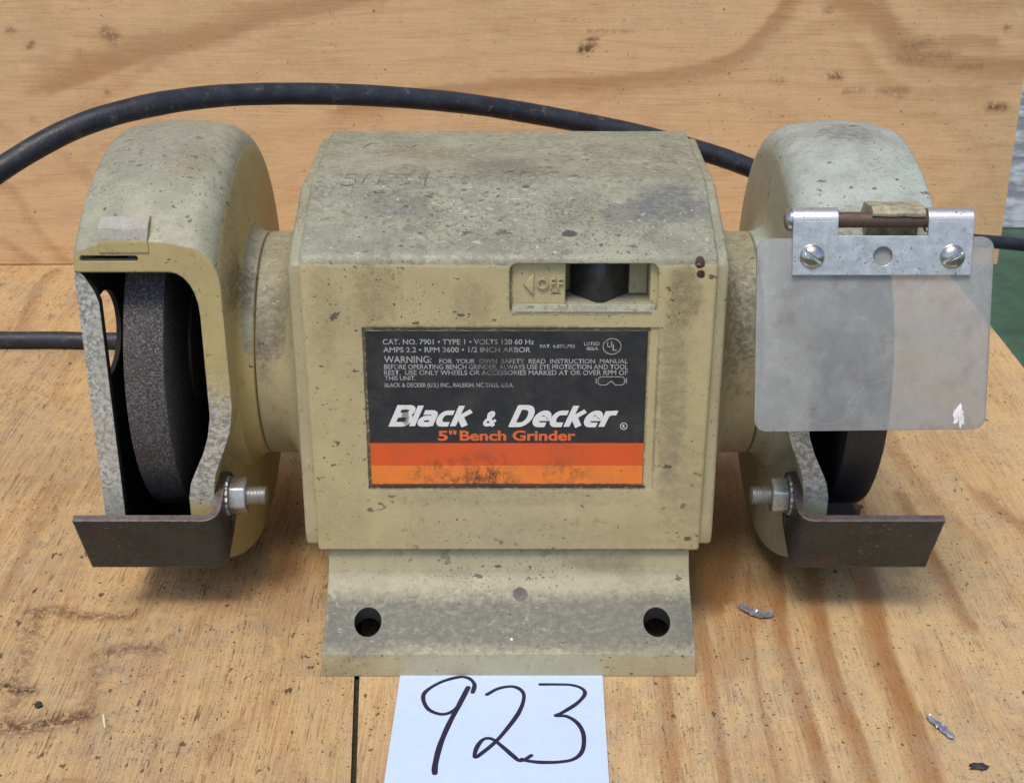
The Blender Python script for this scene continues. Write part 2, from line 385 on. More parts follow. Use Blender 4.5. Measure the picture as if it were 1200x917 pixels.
M_ZINC = steel_mat('worn_zinc_hinge', (.74, .75, .76), (.10, .05, .03), .22, .34, .85, .3)
M_SCREW = steel_mat('nickel_screw', (.60, .60, .56), (.13, .07, .035), .22, .22, 1.)
M_BOLT = steel_mat('galvanised_bolt', (.58, .58, .57), (.16, .10, .05), .35, .38, .85)
M_PIN = steel_mat('rusty_hinge_pin', (.13, .095, .072), (.10, .052, .03), .7, .5, .4)
def alu_mat():
    b = NT('bare_cast_aluminium')
    P = b.P
    n = b.noise(P, .75, 4, .8)
    big = b.noise(P, .10, 3, .6)
    col = b.mix(b.ss(n, .42, .60), (.74, .74, .71), (.30, .295, .27))
    col = b.mix(b.m('MULTIPLY', b.ss(big, .45, .65), .5), col, (.50, .49, .42))
    col = b.mix(b.m('MULTIPLY', b.specks(P, 1.4, .66, .70), .8), col, (.09, .085, .08))
    return b.done(b.principled(col, b.ss(n, .4, .6, .30, .55), .35, b.bump(n, .16, .7, b.bevel(.6))))
M_ALU = alu_mat()
M_LUGMETAL = steel_mat('broken_aluminium', (.50, .485, .43), (.34, .31, .23), .62, .45, .30, .7)

def rest_mat():
    b = NT('dark_rolled_steel')
    P = b.P
    n = b.noise(P, .12, 6, .7)
    col = b.mix(b.ss(n, .3, .7), (.030, .036, .038), (.058, .066, .067))
    rm = b.ss(b.noise(b.sc(P, (1, 1, .6)), .22, 6, .75), .58, .76)
    nz = b.node('ShaderNodeSeparateXYZ', {0: b.N}).outputs[2]
    top = b.ss(nz, .05, .3)
    col = b.mix(b.m('MULTIPLY', rm, .55), col, (.13, .062, .035))
    col = b.mix(b.m('MULTIPLY', top, .75), col, b.mix(b.ss(b.noise(P, .5, 5, .7), .4, .62), (.17, .16, .17), (.16, .085, .055)))
    col = b.mix(b.m('MULTIPLY', b.specks(P, .7, .68, .72, .03, .35), .5), col, (.22, .19, .165))
    sc_ = b.noise(b.warp(b.sc(P, (.22, .8, 1.6)), .15, 2.), .8, 2, .8)
    col = b.mix(b.m('MULTIPLY', b.ss(b.m('ABSOLUTE', b.m('SUBTRACT', sc_, .5)), .010, .0), .5), col, (.20, .19, .18))
    col = b.mix(b.m('MULTIPLY', b.ss(b.noise(b.off(P, (0, 5, 40)), .09, 5, .75), .52, .66), .5), col, (.115, .062, .040))
    ed = b.m('MULTIPLY', b.edges(.9, .01, .14), b.ss(b.noise(P, .6, 4, .75), .36, .56))
    col = b.mix(b.m('MULTIPLY', ed, .8), col, (.36, .31, .28))
    return b.done(b.principled(col, b.ss(n, .3, .7, .34, .58), .40, b.bump(b.noise(P, 1.2, 4, .7), .12, .7, b.bevel(.5))))
M_REST = rest_mat()

def wheel_mat():
    b = NT('grey_aluminium_oxide_abrasive')
    P = b.P
    v = b.node('ShaderNodeTexVoronoi', {'Vector': P, 'Scale': 2.6}, feature='F1')
    g = b.node('ShaderNodeSeparateColor', {0: v.outputs['Color']}).outputs[0]
    col = b.mix(b.ss(g, .2, 1.), (.060, .055, .056), (.175, .163, .165))
    col = b.mix(b.ss(b.noise(P, .06, 4), .4, .65), col, b.mix(.5, col, (.075, .062, .05)))
    col = b.mix(b.m('MULTIPLY', b.ss(g, .95, .98), .5), col, (.30, .29, .30))
    h = b.m('ADD', b.m('MULTIPLY', v.outputs['Distance'], -.8), b.m('MULTIPLY', g, .6))
    return b.done(b.principled(col, .75, 0, b.bump(h, .45, .8), Specular_IOR_Level=.25))
M_WHEEL = wheel_mat()
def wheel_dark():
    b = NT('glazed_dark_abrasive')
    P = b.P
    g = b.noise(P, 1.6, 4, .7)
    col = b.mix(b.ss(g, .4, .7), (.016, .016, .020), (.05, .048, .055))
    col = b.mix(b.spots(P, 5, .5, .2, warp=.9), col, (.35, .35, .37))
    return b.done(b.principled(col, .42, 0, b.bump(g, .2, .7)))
M_WHEEL_R = wheel_dark()

def cord_mat():
    b = NT('black_rubber_cord')
    P = b.P
    n = b.noise(P, .12, 5, .7)
    col = b.mix(b.ss(n, .35, .7), (.009, .011, .019), (.021, .026, .038))
    col = b.mix(b.m('MULTIPLY', b.ss(b.noise(b.off(P, (7, 0, 0)), .22, 5, .75), .56, .70), .7), col, (.13, .115, .095))
    return b.done(b.principled(col, b.ss(n, .3, .7, .42, .62), 0, b.bump(b.noise(P, .8, 3), .15)))
M_CORD = cord_mat()

def shield_mat():
    b = NT('hazy_polycarbonate')
    P = b.P
    haze = b.noise(b.warp(P, .08, 4), .09, 5, .65)
    wipe = b.noise(b.sc(P, (1, 1, .35)), .35, 5, .7)
    amt = b.m('ADD', b.ss(haze, .3, .7, .50, .66), b.m('MULTIPLY', b.m('SUBTRACT', wipe, .5), .22))
    s = b.noise(P, .022, 1, .4)
    scr = b.ss(b.m('ABSOLUTE', b.m('SUBTRACT', s, .5)), 0.0012, 0.)
    amt = b.m('ADD', amt, b.m('MULTIPLY', scr, .10))
    for k, st in enumerate(((.9, 1, .10), (.12, 1, .8), (.5, 1, .35))):          # fine scuffs in three directions
        q = b.noise(b.off(b.sc(P, st), (k * 31, 0, k * 17)), .5, 2, .8)
        amt = b.m('ADD', amt, b.m('MULTIPLY', b.ss(b.m('ABSOLUTE', b.m('SUBTRACT', q, .5)), .008, .0), b.ss(haze, .42, .60, 0., .16)))
    for c, r, lim in (((92.6, 15, 88), 9.2, (97, 15, 80)), ((112, 15, 76), 16, (103, 15, 90))):
        q = b.vmath('MULTIPLY', b.vmath('SUBTRACT', P, c), (1, 0, 1))
        ringd = b.m('ABSOLUTE', b.m('SUBTRACT', b.vmath('LENGTH', q), r))
        near = b.ss(b.vmath('LENGTH', b.vmath('MULTIPLY', b.vmath('SUBTRACT', P, lim), (1, 0, 1))), 9, 6)
        amt = b.m('ADD', amt, b.m('MULTIPLY', b.m('MULTIPLY', b.ss(ringd, .22, .04), near), .13))
    amt = b.m('ADD', amt, b.m('MULTIPLY', b.blob((80, 15, 88), (9, 30, 14), .6, .2), .16), clamp=True)
    col = b.mix(b.ss(b.noise(b.off(P, (40, 2, 3)), .11, 6, .7), .52, .72), (.66, .67, .67), (.52, .50, .46))
    col = b.mix(b.m('MULTIPLY', b.spots(P, 8, .5, .25, warp=.8), .8), col, (.10, .06, .04))
    dif = b.node('ShaderNodeBsdfDiffuse', {'Color': col}).outputs[0]
    trl = b.node('ShaderNodeBsdfTranslucent', {'Color': col}).outputs[0]
    body = b.node('ShaderNodeMixShader', {0: .35, 1: dif, 2: trl}).outputs[0]
    tra = b.node('ShaderNodeBsdfTransparent', {'Color': (.86, .88, .89)}).outputs[0]
    # two faces are crossed, so each carries a part of the haze
    mixed = b.node('ShaderNodeMixShader', {0: b.m('MULTIPLY', amt, .84), 1: tra, 2: body}).outputs[0]
    glo = b.node('ShaderNodeBsdfGlossy', {'Roughness': .22, 'Color': (.9, .9, .9)}).outputs[0]
    fr = b.node('ShaderNodeFresnel', {'IOR': 1.5}).outputs[0]
    return b.done(b.node('ShaderNodeMixShader', {0: b.m('MULTIPLY', fr, .8), 1: mixed, 2: glo}).outputs[0])
M_SHIELD = shield_mat()

def print_mat(name, color, wear, wearcol=(.03, .031, .034), rough=.42, nsc=.5, lo=.52, hi=.70):
    b = NT(name)
    w = b.m('MULTIPLY', b.ss(b.noise(b.P, nsc, 6, .72), lo, hi), wear)
    col = b.mix(w, color, wearcol)
    col = b.mix(b.m('MULTIPLY', b.blob((-4, 20, 96), (6, 4, 7), .8, .35, .5), .6 if nsc < .5 else 0.), col, (.05, .035, .03))
    col = b.mix(b.m('MULTIPLY', b.blob((-30.5, 20, 78), (1.1, 3, 2.6), .4, .6), .75), col, (.16, .11, .07))
    return b.done(b.principled(col, rough, 0, None))
def plate_mat(name, color, dirt=(.10, .09, .075)):
    b = NT(name)
    P = b.P
    col = b.mix(b.ss(b.noise(P, .10, 5, .7), .42, .75), color, tuple(c * .6 + d * .4 for c, d in zip(color, dirt)))
    col = b.mix(b.m('MULTIPLY', b.ss(b.noise(P, .7, 6, .75), .58, .74), .45), col, dirt)
    for c, r, a in (((-7, 20, 57), (9, 4, 3.6), .95), ((-22, 20, 59), (6, 4, 4), .55), ((17, 20, 59), (7, 4, 4), .5), ((-8, 20, 63), (10, 4, 3), .35)):
        bl = b.blob(c, r, .9, .45, .5)
        col = b.mix(b.m('MULTIPLY', b.m('MULTIPLY', bl, b.m('MULTIPLY', b.ss(b.noise(b.sc(P, (1, 1, .6)), .30, 5, .82), .42, .60), b.ss(b.noise(P, 1.6, 3, .8), .36, .60, .45, 1.))), a), col, (.03, .022, .018))
    col = b.mix(b.m('MULTIPLY', b.blob((0, 20, 55.0), (70, 4, .75), .5, .6, .4), .9), col, (.028, .020, .016))
    col = b.mix(b.spots(P, 6, .5, .22, warp=.7, shift=(2, 2, 2)), col, (.035, .03, .025))
    col = b.mix(b.m('MULTIPLY', b.spots(P, 9, .5, .25, warp=.7, shift=(5, 2, 12)), .8), col, (.45, .42, .36))
    return b.done(b.principled(col, b.ss(b.noise(P, .3, 4), .3, .7, .34, .55), 0, b.bump(b.noise(P, 1., 4), .03)))
M_PLATE = plate_mat('black_label_film', (.026, .027, .030))
M_STRIPE_A = plate_mat('red_orange_print', (.74, .105, .020), (.30, .10, .04))
M_STRIPE_B = plate_mat('orange_print', (.86, .235, .035), (.35, .14, .05))
M_GREYPRINT = print_mat('silver_grey_print', (.40, .40, .40), .75, nsc=.30, lo=.50, hi=.72)
M_WHITEPRINT = print_mat('white_print', (.80, .79, .77), .7, nsc=.7, lo=.62, hi=.74)
M_ORANGEPRINT = print_mat('orange_lettering', (.78, .15, .03), .3)

def paper_mat():
    b = NT('white_card_paper')
    n = b.noise(b.P, .6, 4)
    col = b.mix(b.ss(n, .3, .7), (.50, .63, .98), (.53, .66, .99))
    return b.done(b.principled(col, .7, 0, b.bump(b.noise(b.P, 4, 3), .02)))
M_PAPER = paper_mat()
M_INK = simple('blue_black_marker', (.012, .012, .035), .45, var=.2, bev=0)

def wood_mat(name, light, dark, grey, axis, bump=.35, weather=.5, specks=1.0, fine=1.0, patch=.35, ring=.3, streak=1.0, crackamt=.6, ringfreq=90.):
    """softwood plywood face; axis = direction of the grain (0 = x, 1 = y); 'figure' = late-wood bands of the veneer, plus shade painted in beside the foot"""
    b = NT(name)
    P = b.P
    wp = b.warp(P, .010, 3)
    S = lambda k: (k, 1, 1) if axis == 0 else (1, k, 1)
    fin = b.noise(b.sc(wp, S(.032)), 1.5 * fine, 4, .72)      # fibre streaks
    broad = b.noise(b.sc(wp, S(.03)), .12 * fine, 3, .6)      # slow early / late wood change
    med = b.noise(P, .13, 4, .72)
    fuzz = b.noise(P, 1.3, 3, .75)
    fig = b.m('ADD', b.attr('figure_shade'), b.m('MULTIPLY', b.m('SUBTRACT', fin, .5), .30 * streak))
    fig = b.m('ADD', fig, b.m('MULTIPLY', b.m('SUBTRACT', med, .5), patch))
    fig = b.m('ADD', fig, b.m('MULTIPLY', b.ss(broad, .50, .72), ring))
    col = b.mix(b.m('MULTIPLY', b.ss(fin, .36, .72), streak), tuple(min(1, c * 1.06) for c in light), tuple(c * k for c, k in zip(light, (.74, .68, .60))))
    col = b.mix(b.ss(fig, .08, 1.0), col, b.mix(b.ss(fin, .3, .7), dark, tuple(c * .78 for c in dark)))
    wz = b.ss(b.noise(P, .020, 3, .6), .36, .62)
    wt = b.m('MULTIPLY', b.m('MULTIPLY', wz, b.ss(med, .30, .58)), weather)
    col = b.mix(wt, col, b.mix(b.ss(fuzz, .35, .65), grey, tuple(c * .74 for c in grey)))
    col = b.mix(b.m('MULTIPLY', b.ss(fuzz, .48, .74), .22 * min(1, specks + .2)), col, tuple(c * .50 for c in dark))
    col = b.mix(b.m('MULTIPLY', b.ss(fuzz, .44, .26), .14), col, tuple(min(1, c * 1.2) for c in light))
    # torn fibres and dark pores
    tear = b.ss(b.noise(b.off(b.sc(P, S(.13)), (3, 8, 1)), 1.0, 4, .78), .625, .70)
    col = b.mix(b.m('MULTIPLY', b.m('MULTIPLY', tear, b.ss(med, .36, .60)), .85 * specks), col, tuple(c * .30 for c in dark))
    # long hair cracks and the thin lines of the growth rings
    ck = b.noise(b.off(b.sc(wp, S(.018)), (0, 0, 5)), .60, 2, .7)
    crack = b.m('MULTIPLY', b.ss(b.m('ABSOLUTE', b.m('SUBTRACT', ck, .5)), .022, .004), b.ss(med, .42, .60))
    col = b.mix(b.m('MULTIPLY', crack, crackamt), col, tuple(c * .34 for c in dark))
    ringn = b.m('SINE', b.m('MULTIPLY', b.noise(b.sc(wp, S(.22)), .011, 2, .45), ringfreq))
    col = b.mix(b.m('MULTIPLY', b.m('MULTIPLY', b.ss(ringn, .2, .95), b.ss(fin, .30, .62)), .34), col, dark)
    # ground in dirt, specks, dark crumbs
    g2 = b.noise(P, .42, 4, .8)
    col = b.mix(b.m('MULTIPLY', b.ss(g2, .57, .72), .62 * specks), col, (.115, .070, .042))
    if specks > .5:
        col = b.mix(b.m('MULTIPLY', b.specks(P, .62, .675, .695, .03, .20, (31, 5, 0)), .92), col, (.030, .021, .016))
        col = b.mix(b.m('MULTIPLY', b.specks(P, 1.5, .70, .72, .03, .28, (4, 9, 3)), .85), col, (.034, .024, .017))
        col = b.mix(b.m('MULTIPLY', b.specks(b.sc(P, (1, .55, 1)), .30, .69, .72, .02, .20, (4, 39, 3)), .80), col, (.060, .036, .024))
    else:
        col = b.mix(b.m('MULTIPLY', b.specks(P, .45, .70, .72, .02, .20, (4, 39, 3)), .80), col, (.085, .050, .030))
    col = b.mix(b.m('MULTIPLY', b.attr('stain'), b.ss(g2, .37, .54, 0., .9)), col, (.095, .040, .024))
    h = b.m('SUBTRACT', fin, b.m('MULTIPLY', tear, .7))
    h = b.m('ADD', h, b.m('MULTIPLY', fuzz, .6 * specks))
    return b.done(b.principled(col, .62, 0, b.bump(h, bump, .9), Specular_IOR_Level=.3))
M_BENCH_L = wood_mat('weathered_plywood_left', (.60, .410, .205), (.38, .190, .075), (.48, .37, .235), 1, .70, .70, 1.15, .8, .55, .40, .75, .85, 60.)
M_BENCH_R = wood_mat('banded_plywood_right', (.60, .425, .220), (.40, .200, .074), (.49, .385, .255), 1, .50, .55, 1.15, .8, .34, .12, .6, .5, 70.)
M_BOARD = wood_mat('fresh_plywood_board', (.67, .455, .250), (.52, .300, .142), (.60, .43, .26), 0, .12, .30, .30, .7, .45, .25, .5, .25, 110.)
M_GREEN = simple('green_painted_boards', (.036, .085, .048), .6, var=.3, nscale=.03, bev=0)
def wall_mat():
    b = NT('whitewashed_rough_wall')
    n = b.noise(b.sc(b.P, (.5, 1, 1.6)), .05, 5, .65)
    col = b.mix(b.ss(n, .4, .62), (.28, .29, .33), (.60, .63, .68))
    return b.done(b.principled(col, .8, 0, b.bump(n, 4, .8)))
M_WALL = wall_mat()
M_FOIL = simple('crumpled_foil', (.40, .41, .52), .30, .6, bev=0)
M_WHITE = simple('white_flake', (.78, .78, .80), .6, bev=.05)
M_PALEWOOD = simple('pale_splinter', (.72, .64, .50), .6, bev=.05)
M_DARKBIT = simple('dark_grit', (.03, .026, .03), .6, bev=.05)
M_LEAF = simple('brown_leaf_litter', (.075, .045, .025), .8, bev=.05)

# ---------------------------------------------------------------- mesh helpers
def link(name, me, mats, parent=None, smooth=35):
    for p in me.polygons:
        p.use_smooth = True
    if smooth:
        me.set_sharp_from_angle(angle=R(smooth))
    if not me.materials:
        for m_ in (mats if isinstance(mats, (list, tuple)) else [mats]):
            me.materials.append(m_)
    me.name = name
    o = bpy.data.objects.new(name, me)
    COL.objects.link(o)
    if parent is not None:
        o.parent = parent
    return o
def bm_mesh(bm):
    bmesh.ops.recalc_face_normals(bm, faces=bm.faces[:])
    me = bpy.data.meshes.new('m')
    bm.to_mesh(me); bm.free()
    return me
def V(*p):
    return Vector(p) * MM
def prism(poly, axis, a, b_):
    """closed prism: poly in the plane across `axis`. axis x: (y,z), y: (x,z), z: (x,y)"""
    bm = bmesh.new()
    def P3(u, v, w):
        return V(w, u, v) if axis == 'x' else V(u, w, v) if axis == 'y' else V(u, v, w)
    A = [bm.verts.new(P3(u, v, a)) for u, v in poly]
    B = [bm.verts.new(P3(u, v, b_)) for u, v in poly]
    n = len(poly)
    bm.faces.new(A); bm.faces.new(B[::-1])
    for i in range(n):
        bm.faces.new((A[i], A[(i + 1) % n], B[(i + 1) % n], B[i]))
    return bm
def box(x0, x1, y0, y1, z0, z1):
    return prism([(x0, y0), (x1, y0), (x1, y1), (x0, y1)], 'z', z0, z1)
def bevel_bm(bm, w, seg=2, ang=30):
    bmesh.ops.recalc_face_normals(bm, faces=bm.faces[:])
    es = [e for e in bm.edges if len(e.link_faces) == 2 and e.calc_face_angle() > R(ang)]
    bmesh.ops.bevel(bm, geom=es, offset=w * MM, segments=seg, profile=.5, affect='EDGES', clamp_overlap=True)
    return bm
def round_poly(pts, r, seg=6):
    """round the corners of a 2D polygon; r = one radius or one per corner"""
    out = []
    n = len(pts)
    for i in range(n):
        p = Vector(pts[i]); a = (Vector(pts[i - 1]) - p); c = (Vector(pts[(i + 1) % n]) - p)
        rr = r[i] if isinstance(r, (list, tuple)) else r
        if rr <= 0:
            out.append(tuple(p)); continue
        an, cn = a.normalized(), c.normalized()
        half = an.angle(cn) / 2
        t = min(rr / math.tan(half), a.length * .49, c.length * .49)
        rr2 = t * math.tan(half)
        bis = (an + cn).normalized()
        ctr = p + bis * (rr2 / math.sin(half))
        s, e = p + an * t - ctr, p + cn * t - ctr
        a0 = math.atan2(s.y, s.x); a1 = math.atan2(e.y, e.x)
        d = (a1 - a0 + math.pi) % (2 * math.pi) - math.pi
        for k in range(seg + 1):
            th = a0 + d * k / seg
            out.append((ctr.x + rr2 * math.cos(th), ctr.y + rr2 * math.sin(th)))
    return out
AY, AZ = 85.0, 75.0             # the arbor axis
def revolve(prof, n=96, ay=AY, az=AZ, bm=None, closed=True):
    """profile (x, r) swept round the arbor axis; closed profiles need r > 0 or start and end at r = 0"""
    bm = bm or bmesh.new()
    rings = []
    for x, r in prof:
        if r < 1e-6:
            rings.append([bm.verts.new(V(x, ay, az))])
        else:
            rings.append([bm.verts.new(V(x, ay + r * math.cos(2 * math.pi * k / n), az + r * math.sin(2 * math.pi * k / n))) for k in range(n)])
    pairs = list(zip(rings, rings[1:]))
    if closed and prof[0][1] > 1e-6:
        pairs.append((rings[-1], rings[0]))
    for A, B in pairs:
        for k in range(n):
            j = (k + 1) % n
            if len(A) == 1 and len(B) == 1:
                continue
            if len(A) == 1:
                bm.faces.new((A[0], B[k], B[j]))
            elif len(B) == 1:
                bm.faces.new((A[k], A[j], B[0]))
            else:
                bm.faces.new((A[k], A[j], B[j], B[k]))
    return bm
def tmp(bm_or_me, mat=None):
    me = bm_or_me if isinstance(bm_or_me, bpy.types.Mesh) else bm_mesh(bm_or_me)
    if mat:
        me.materials.append(mat)
    o = bpy.data.objects.new('t', me)
    COL.objects.link(o)
    return o
def carve(me, cutters, op='DIFFERENCE'):
    """boolean a mesh with cutters (bmesh) and hand back the resulting mesh; nothing temporary is kept"""
    o = me if isinstance(me, bpy.types.Object) else tmp(me)
    cs = []
    for c in cutters:
        k = c if isinstance(c, bpy.types.Object) else tmp(c)
        cs.append(k)
        md = o.modifiers.new('b', 'BOOLEAN')
        md.operation = op; md.object = k; md.solver = 'EXACT'
        try:
            md.material_mode = 'TRANSFER'
        except Exception:
            pass
    dg = bpy.context.evaluated_depsgraph_get()
    dg.update()
    res = bpy.data.meshes.new_from_object(o.evaluated_get(dg))
    for k in [o] + cs:
        m0 = k.data
        bpy.data.objects.remove(k)
        bpy.data.meshes.remove(m0)
    return res
def cyl(center, axis, r, l, n=40, r2=None):
    bm = bmesh.new()
    bmesh.ops.create_cone(bm, cap_ends=True, segments=n, radius1=r * MM, radius2=(r if r2 is None else r2) * MM, depth=l * MM)
    rot = {'x': Matrix.Rotation(R(90), 4, 'Y'), 'y': Matrix.Rotation(R(-90), 4, 'X'), 'z': Matrix.Identity(4)}[axis]
    bmesh.ops.transform(bm, matrix=Matrix.Translation(V(*center)) @ rot, verts=bm.verts[:])
    return bm
def smooth_path(pts, per=8):
    pts = [Vector(p) for p in pts]
    out = []
    n = len(pts)
    for i in range(n - 1):
        p0, p1, p2, p3 = pts[max(i - 1, 0)], pts[i], pts[i + 1], pts[min(i + 2, n - 1)]
        for k in range(per):
            t = k / per
            out.append(.5 * ((2 * p1) + (p2 - p0) * t + (2 * p0 - 5 * p1 + 4 * p2 - p3) * t * t + (3 * p1 - p0 - 3 * p2 + p3) * t ** 3))
    out.append(pts[-1])
    return out
def tube(path, r, n=16, caps=True):
    bm = bmesh.new()
    path = [Vector(p) * MM for p in path]
    T = (path[1] - path[0]).normalized()
    up = T.orthogonal().normalized()
    rings = []
    for i, p in enumerate(path):
        t = (path[min(i + 1, len(path) - 1)] - path[max(i - 1, 0)]).normalized()
        up = (up - t * up.dot(t)).normalized()
        s = t.cross(up)
        rr = (r(i / (len(path) - 1)) if callable(r) else r) * MM
        rings.append([bm.verts.new(p + (up * math.cos(a) + s * math.sin(a)) * rr) for a in (2 * math.pi * k / n for k in range(n))])
    for A, B in zip(rings, rings[1:]):
        for k in range(n):
            bm.faces.new((A[k], A[(k + 1) % n], B[(k + 1) % n], B[k]))
    if caps:
        bm.faces.new(rings[0]); bm.faces.new(rings[-1][::-1])
    return bm
def ribbon(path2, w, to3, wj=.12, seed=0):
    """flat pen stroke along a 2D path (mm), slightly uneven, with round ends"""
    rnd = random.Random(seed)
    bm = bmesh.new()
    L_, R_ = [], []
    n = len(path2)
    for i, p in enumerate(path2):
        t = (path2[min(i + 1, n - 1)] - path2[max(i - 1, 0)])
        t = t.normalized() if t.length > 0 else Vector((1, 0))
        q = Vector((-t.y, t.x))
        ww = w / 2 * (1 + wj * (mnoise.noise(Vector((i * .13, seed * 3.1, 0))) * 1.5))
        L_.append(bm.verts.new(to3(p + q * ww))); R_.append(bm.verts.new(to3(p - q * ww)))
    for i in range(n - 1):
        try:
            bm.faces.new((L_[i], L_[i + 1], R_[i + 1], R_[i]))
        except ValueError:
            pass
    for i, sgn in ((0, -1), (n - 1, 1)):
        p = path2[i]
        t = (path2[min(i + 1, n - 1)] - path2[max(i - 1, 0)]).normalized() * sgn
        q = Vector((-t.y, t.x))
        vs_ = [bm.verts.new(to3(p + (q * math.cos(a) + t * math.sin(a)) * w / 2)) for a in (math.pi * k / 8 for k in range(9))]
        bm.faces.new(vs_)
    me = bpy.data.meshes.new('m')
    bm.to_mesh(me); bm.free()
    return me
def text_mesh(body, x0, x1, z0, z1, y, bold=0., shear=0., cap=True):
    """flat lettering in the XZ plane facing the camera side (-y), fitted into the box (mm)"""
    cu = bpy.data.curves.new('t', 'FONT')
    cu.body = body; cu.size = 1.0; cu.offset = bold; cu.shear = shear
    cu.resolution_u = 4
    o = bpy.data.objects.new('t', cu)
    COL.objects.link(o)
    dg = bpy.context.evaluated_depsgraph_get(); dg.update()
    me = bpy.data.meshes.new_from_object(o.evaluated_get(dg))
    bpy.data.objects.remove(o); bpy.data.curves.remove(cu)
    n = len(me.vertices)
    co = np.empty(n * 3); me.vertices.foreach_get('co', co); co = co.reshape(-1, 3)
    mn, mx = co.min(0), co.max(0)
    base = 0.0 if cap else mn[1]
    capz = mx[1]
    X = x0 + (co[:, 0] - mn[0]) / (mx[0] - mn[0]) * (x1 - x0)
    Z = z0 + (co[:, 1] - base) / (capz - base) * (z1 - z0)
    out = np.stack([X, np.full(n, y), Z], 1) * MM
    me.vertices.foreach_set('co', out.ravel())
    me.update()
    me.materials.clear()
    return me
def empty(name, label, cat, loc=(0, 0, 0), group=None):
    o = bpy.data.objects.new(name, None)
    o.empty_display_size = .02
    o.location = loc
    COL.objects.link(o)
    o['label'] = label; o['category'] = cat
    if group:
        o['group'] = group
    return o
def tag(o, label, cat, group=None):
    o['label'] = label; o['category'] = cat
    if group:
        o['group'] = group
    return o
def mirror_x(me):
    me2 = me.copy()
    me2.transform(Matrix.Scale(-1, 4, (1, 0, 0)))
    me2.flip_normals()
    return me2
def paint_faces(me, test, idx):
    for p in me.polygons:
        if test(p.center / MM, p.normal):
            p.material_index = idx

# ---------------------------------------------------------------- the setting: bench, ground
def seg_dist(X, Y, pts):
    best = np.full(X.shape, 1e9)
    for (ax, ay), (bx, by) in zip(pts, pts[1:]):
        dx, dy = bx - ax, by - ay
        L2 = dx * dx + dy * dy + 1e-9
        t = np.clip(((X - ax) * dx + (Y - ay) * dy) / L2, 0, 1)
        best = np.minimum(best, np.hypot(X - ax - t * dx, Y - ay - t * dy))
    return best
def band_profile(X, Y, pts, w):
    """late wood and the painted shade bands: a crisp edge on one side, fading out on the other"""
    best = np.full(X.shape, 1e9); side = np.zeros(X.shape)
    for (ax, ay), (bx, by) in zip(pts, pts[1:]):
        dx, dy = bx - ax, by - ay
        L2 = dx * dx + dy * dy + 1e-9
        t = np.clip(((X - ax) * dx + (Y - ay) * dy) / L2, 0, 1)
        d = np.hypot(X - ax - t * dx, Y - ay - t * dy)
        s = np.sign((X - ax) * dy - (Y - ay) * dx)
        k = d < best
        best = np.where(k, d, best); side = np.where(k, s, side)
    return np.exp(-(best / np.where(side > 0, w * .85, w * .26)) ** 2)
def sheet(name, corners_fn, nu, nv, bands, stains, thick, axis, mat, parent=None):
    """board with a fine top grid that carries the 'figure' and 'stain' masks, and real thickness"""
    u, v = np.meshgrid(np.linspace(0, 1, nu), np.linspace(0, 1, nv))
    A, B = corners_fn(u, v)                         # mm in the plane of the face
    fig = np.zeros_like(A); st = np.zeros_like(A)
    for pts, w, a in bands:
        pp = [tuple(q) for q in smooth_path([(p[0], p[1], 0) for p in pts], 5)]
        fig = np.maximum(fig, a * band_profile(A, B, [(q[0], q[1]) for q in pp], w))
    for pts, w, a in stains:
        pp = [tuple(q) for q in smooth_path([(p[0], p[1], 0) for p in pts], 5)]
        d = seg_dist(A, B, [(q[0], q[1]) for q in pp])
        st = np.maximum(st, a * np.exp(-(d / w) ** 2))
    N = nu * nv
    wav = .12 * np.sin(A * .05) * np.sin(B * .041)
    if axis == 'z':
        top = np.stack([A, B, wav], -1).reshape(-1, 3); bot = np.stack([A, B, np.full_like(A, -thick)], -1).reshape(-1, 3)
    else:
        top = np.stack([A, 372 + wav, B], -1).reshape(-1, 3); bot = np.stack([A, np.full_like(A, 372 + thick), B], -1).reshape(-1, 3)
    idx = np.arange(N).reshape(nv, nu)
    quads = np.stack([idx[:-1, :-1], idx[:-1, 1:], idx[1:, 1:], idx[1:, :-1]], -1).reshape(-1, 4)
    border = list(idx[0, :]) + list(idx[1:, -1]) + list(idx[-1, ::-1][1:]) + list(idx[::-1, 0][1:-1])
    nb = len(border)
    verts = np.concatenate([top, bot[border]]) * MM
    side = [(border[i], N + i, N + (i + 1) % nb, border[(i + 1) % nb]) for i in range(nb)]
    me = bpy.data.meshes.new(name)
    me.from_pydata(verts.tolist(), [], quads.tolist() + side + [tuple(N + i for i in range(nb))[::-1]])
    bm = bmesh.new(); bm.from_mesh(me); bmesh.ops.recalc_face_normals(bm, faces=bm.faces[:]); bm.to_mesh(me); bm.free()
    for nm, arr in (('figure_shade', fig), ('stain', st)):
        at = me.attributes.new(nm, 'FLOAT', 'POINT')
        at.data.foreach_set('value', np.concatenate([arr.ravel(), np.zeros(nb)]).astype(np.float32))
    return link(name, me, mat, parent, 40)

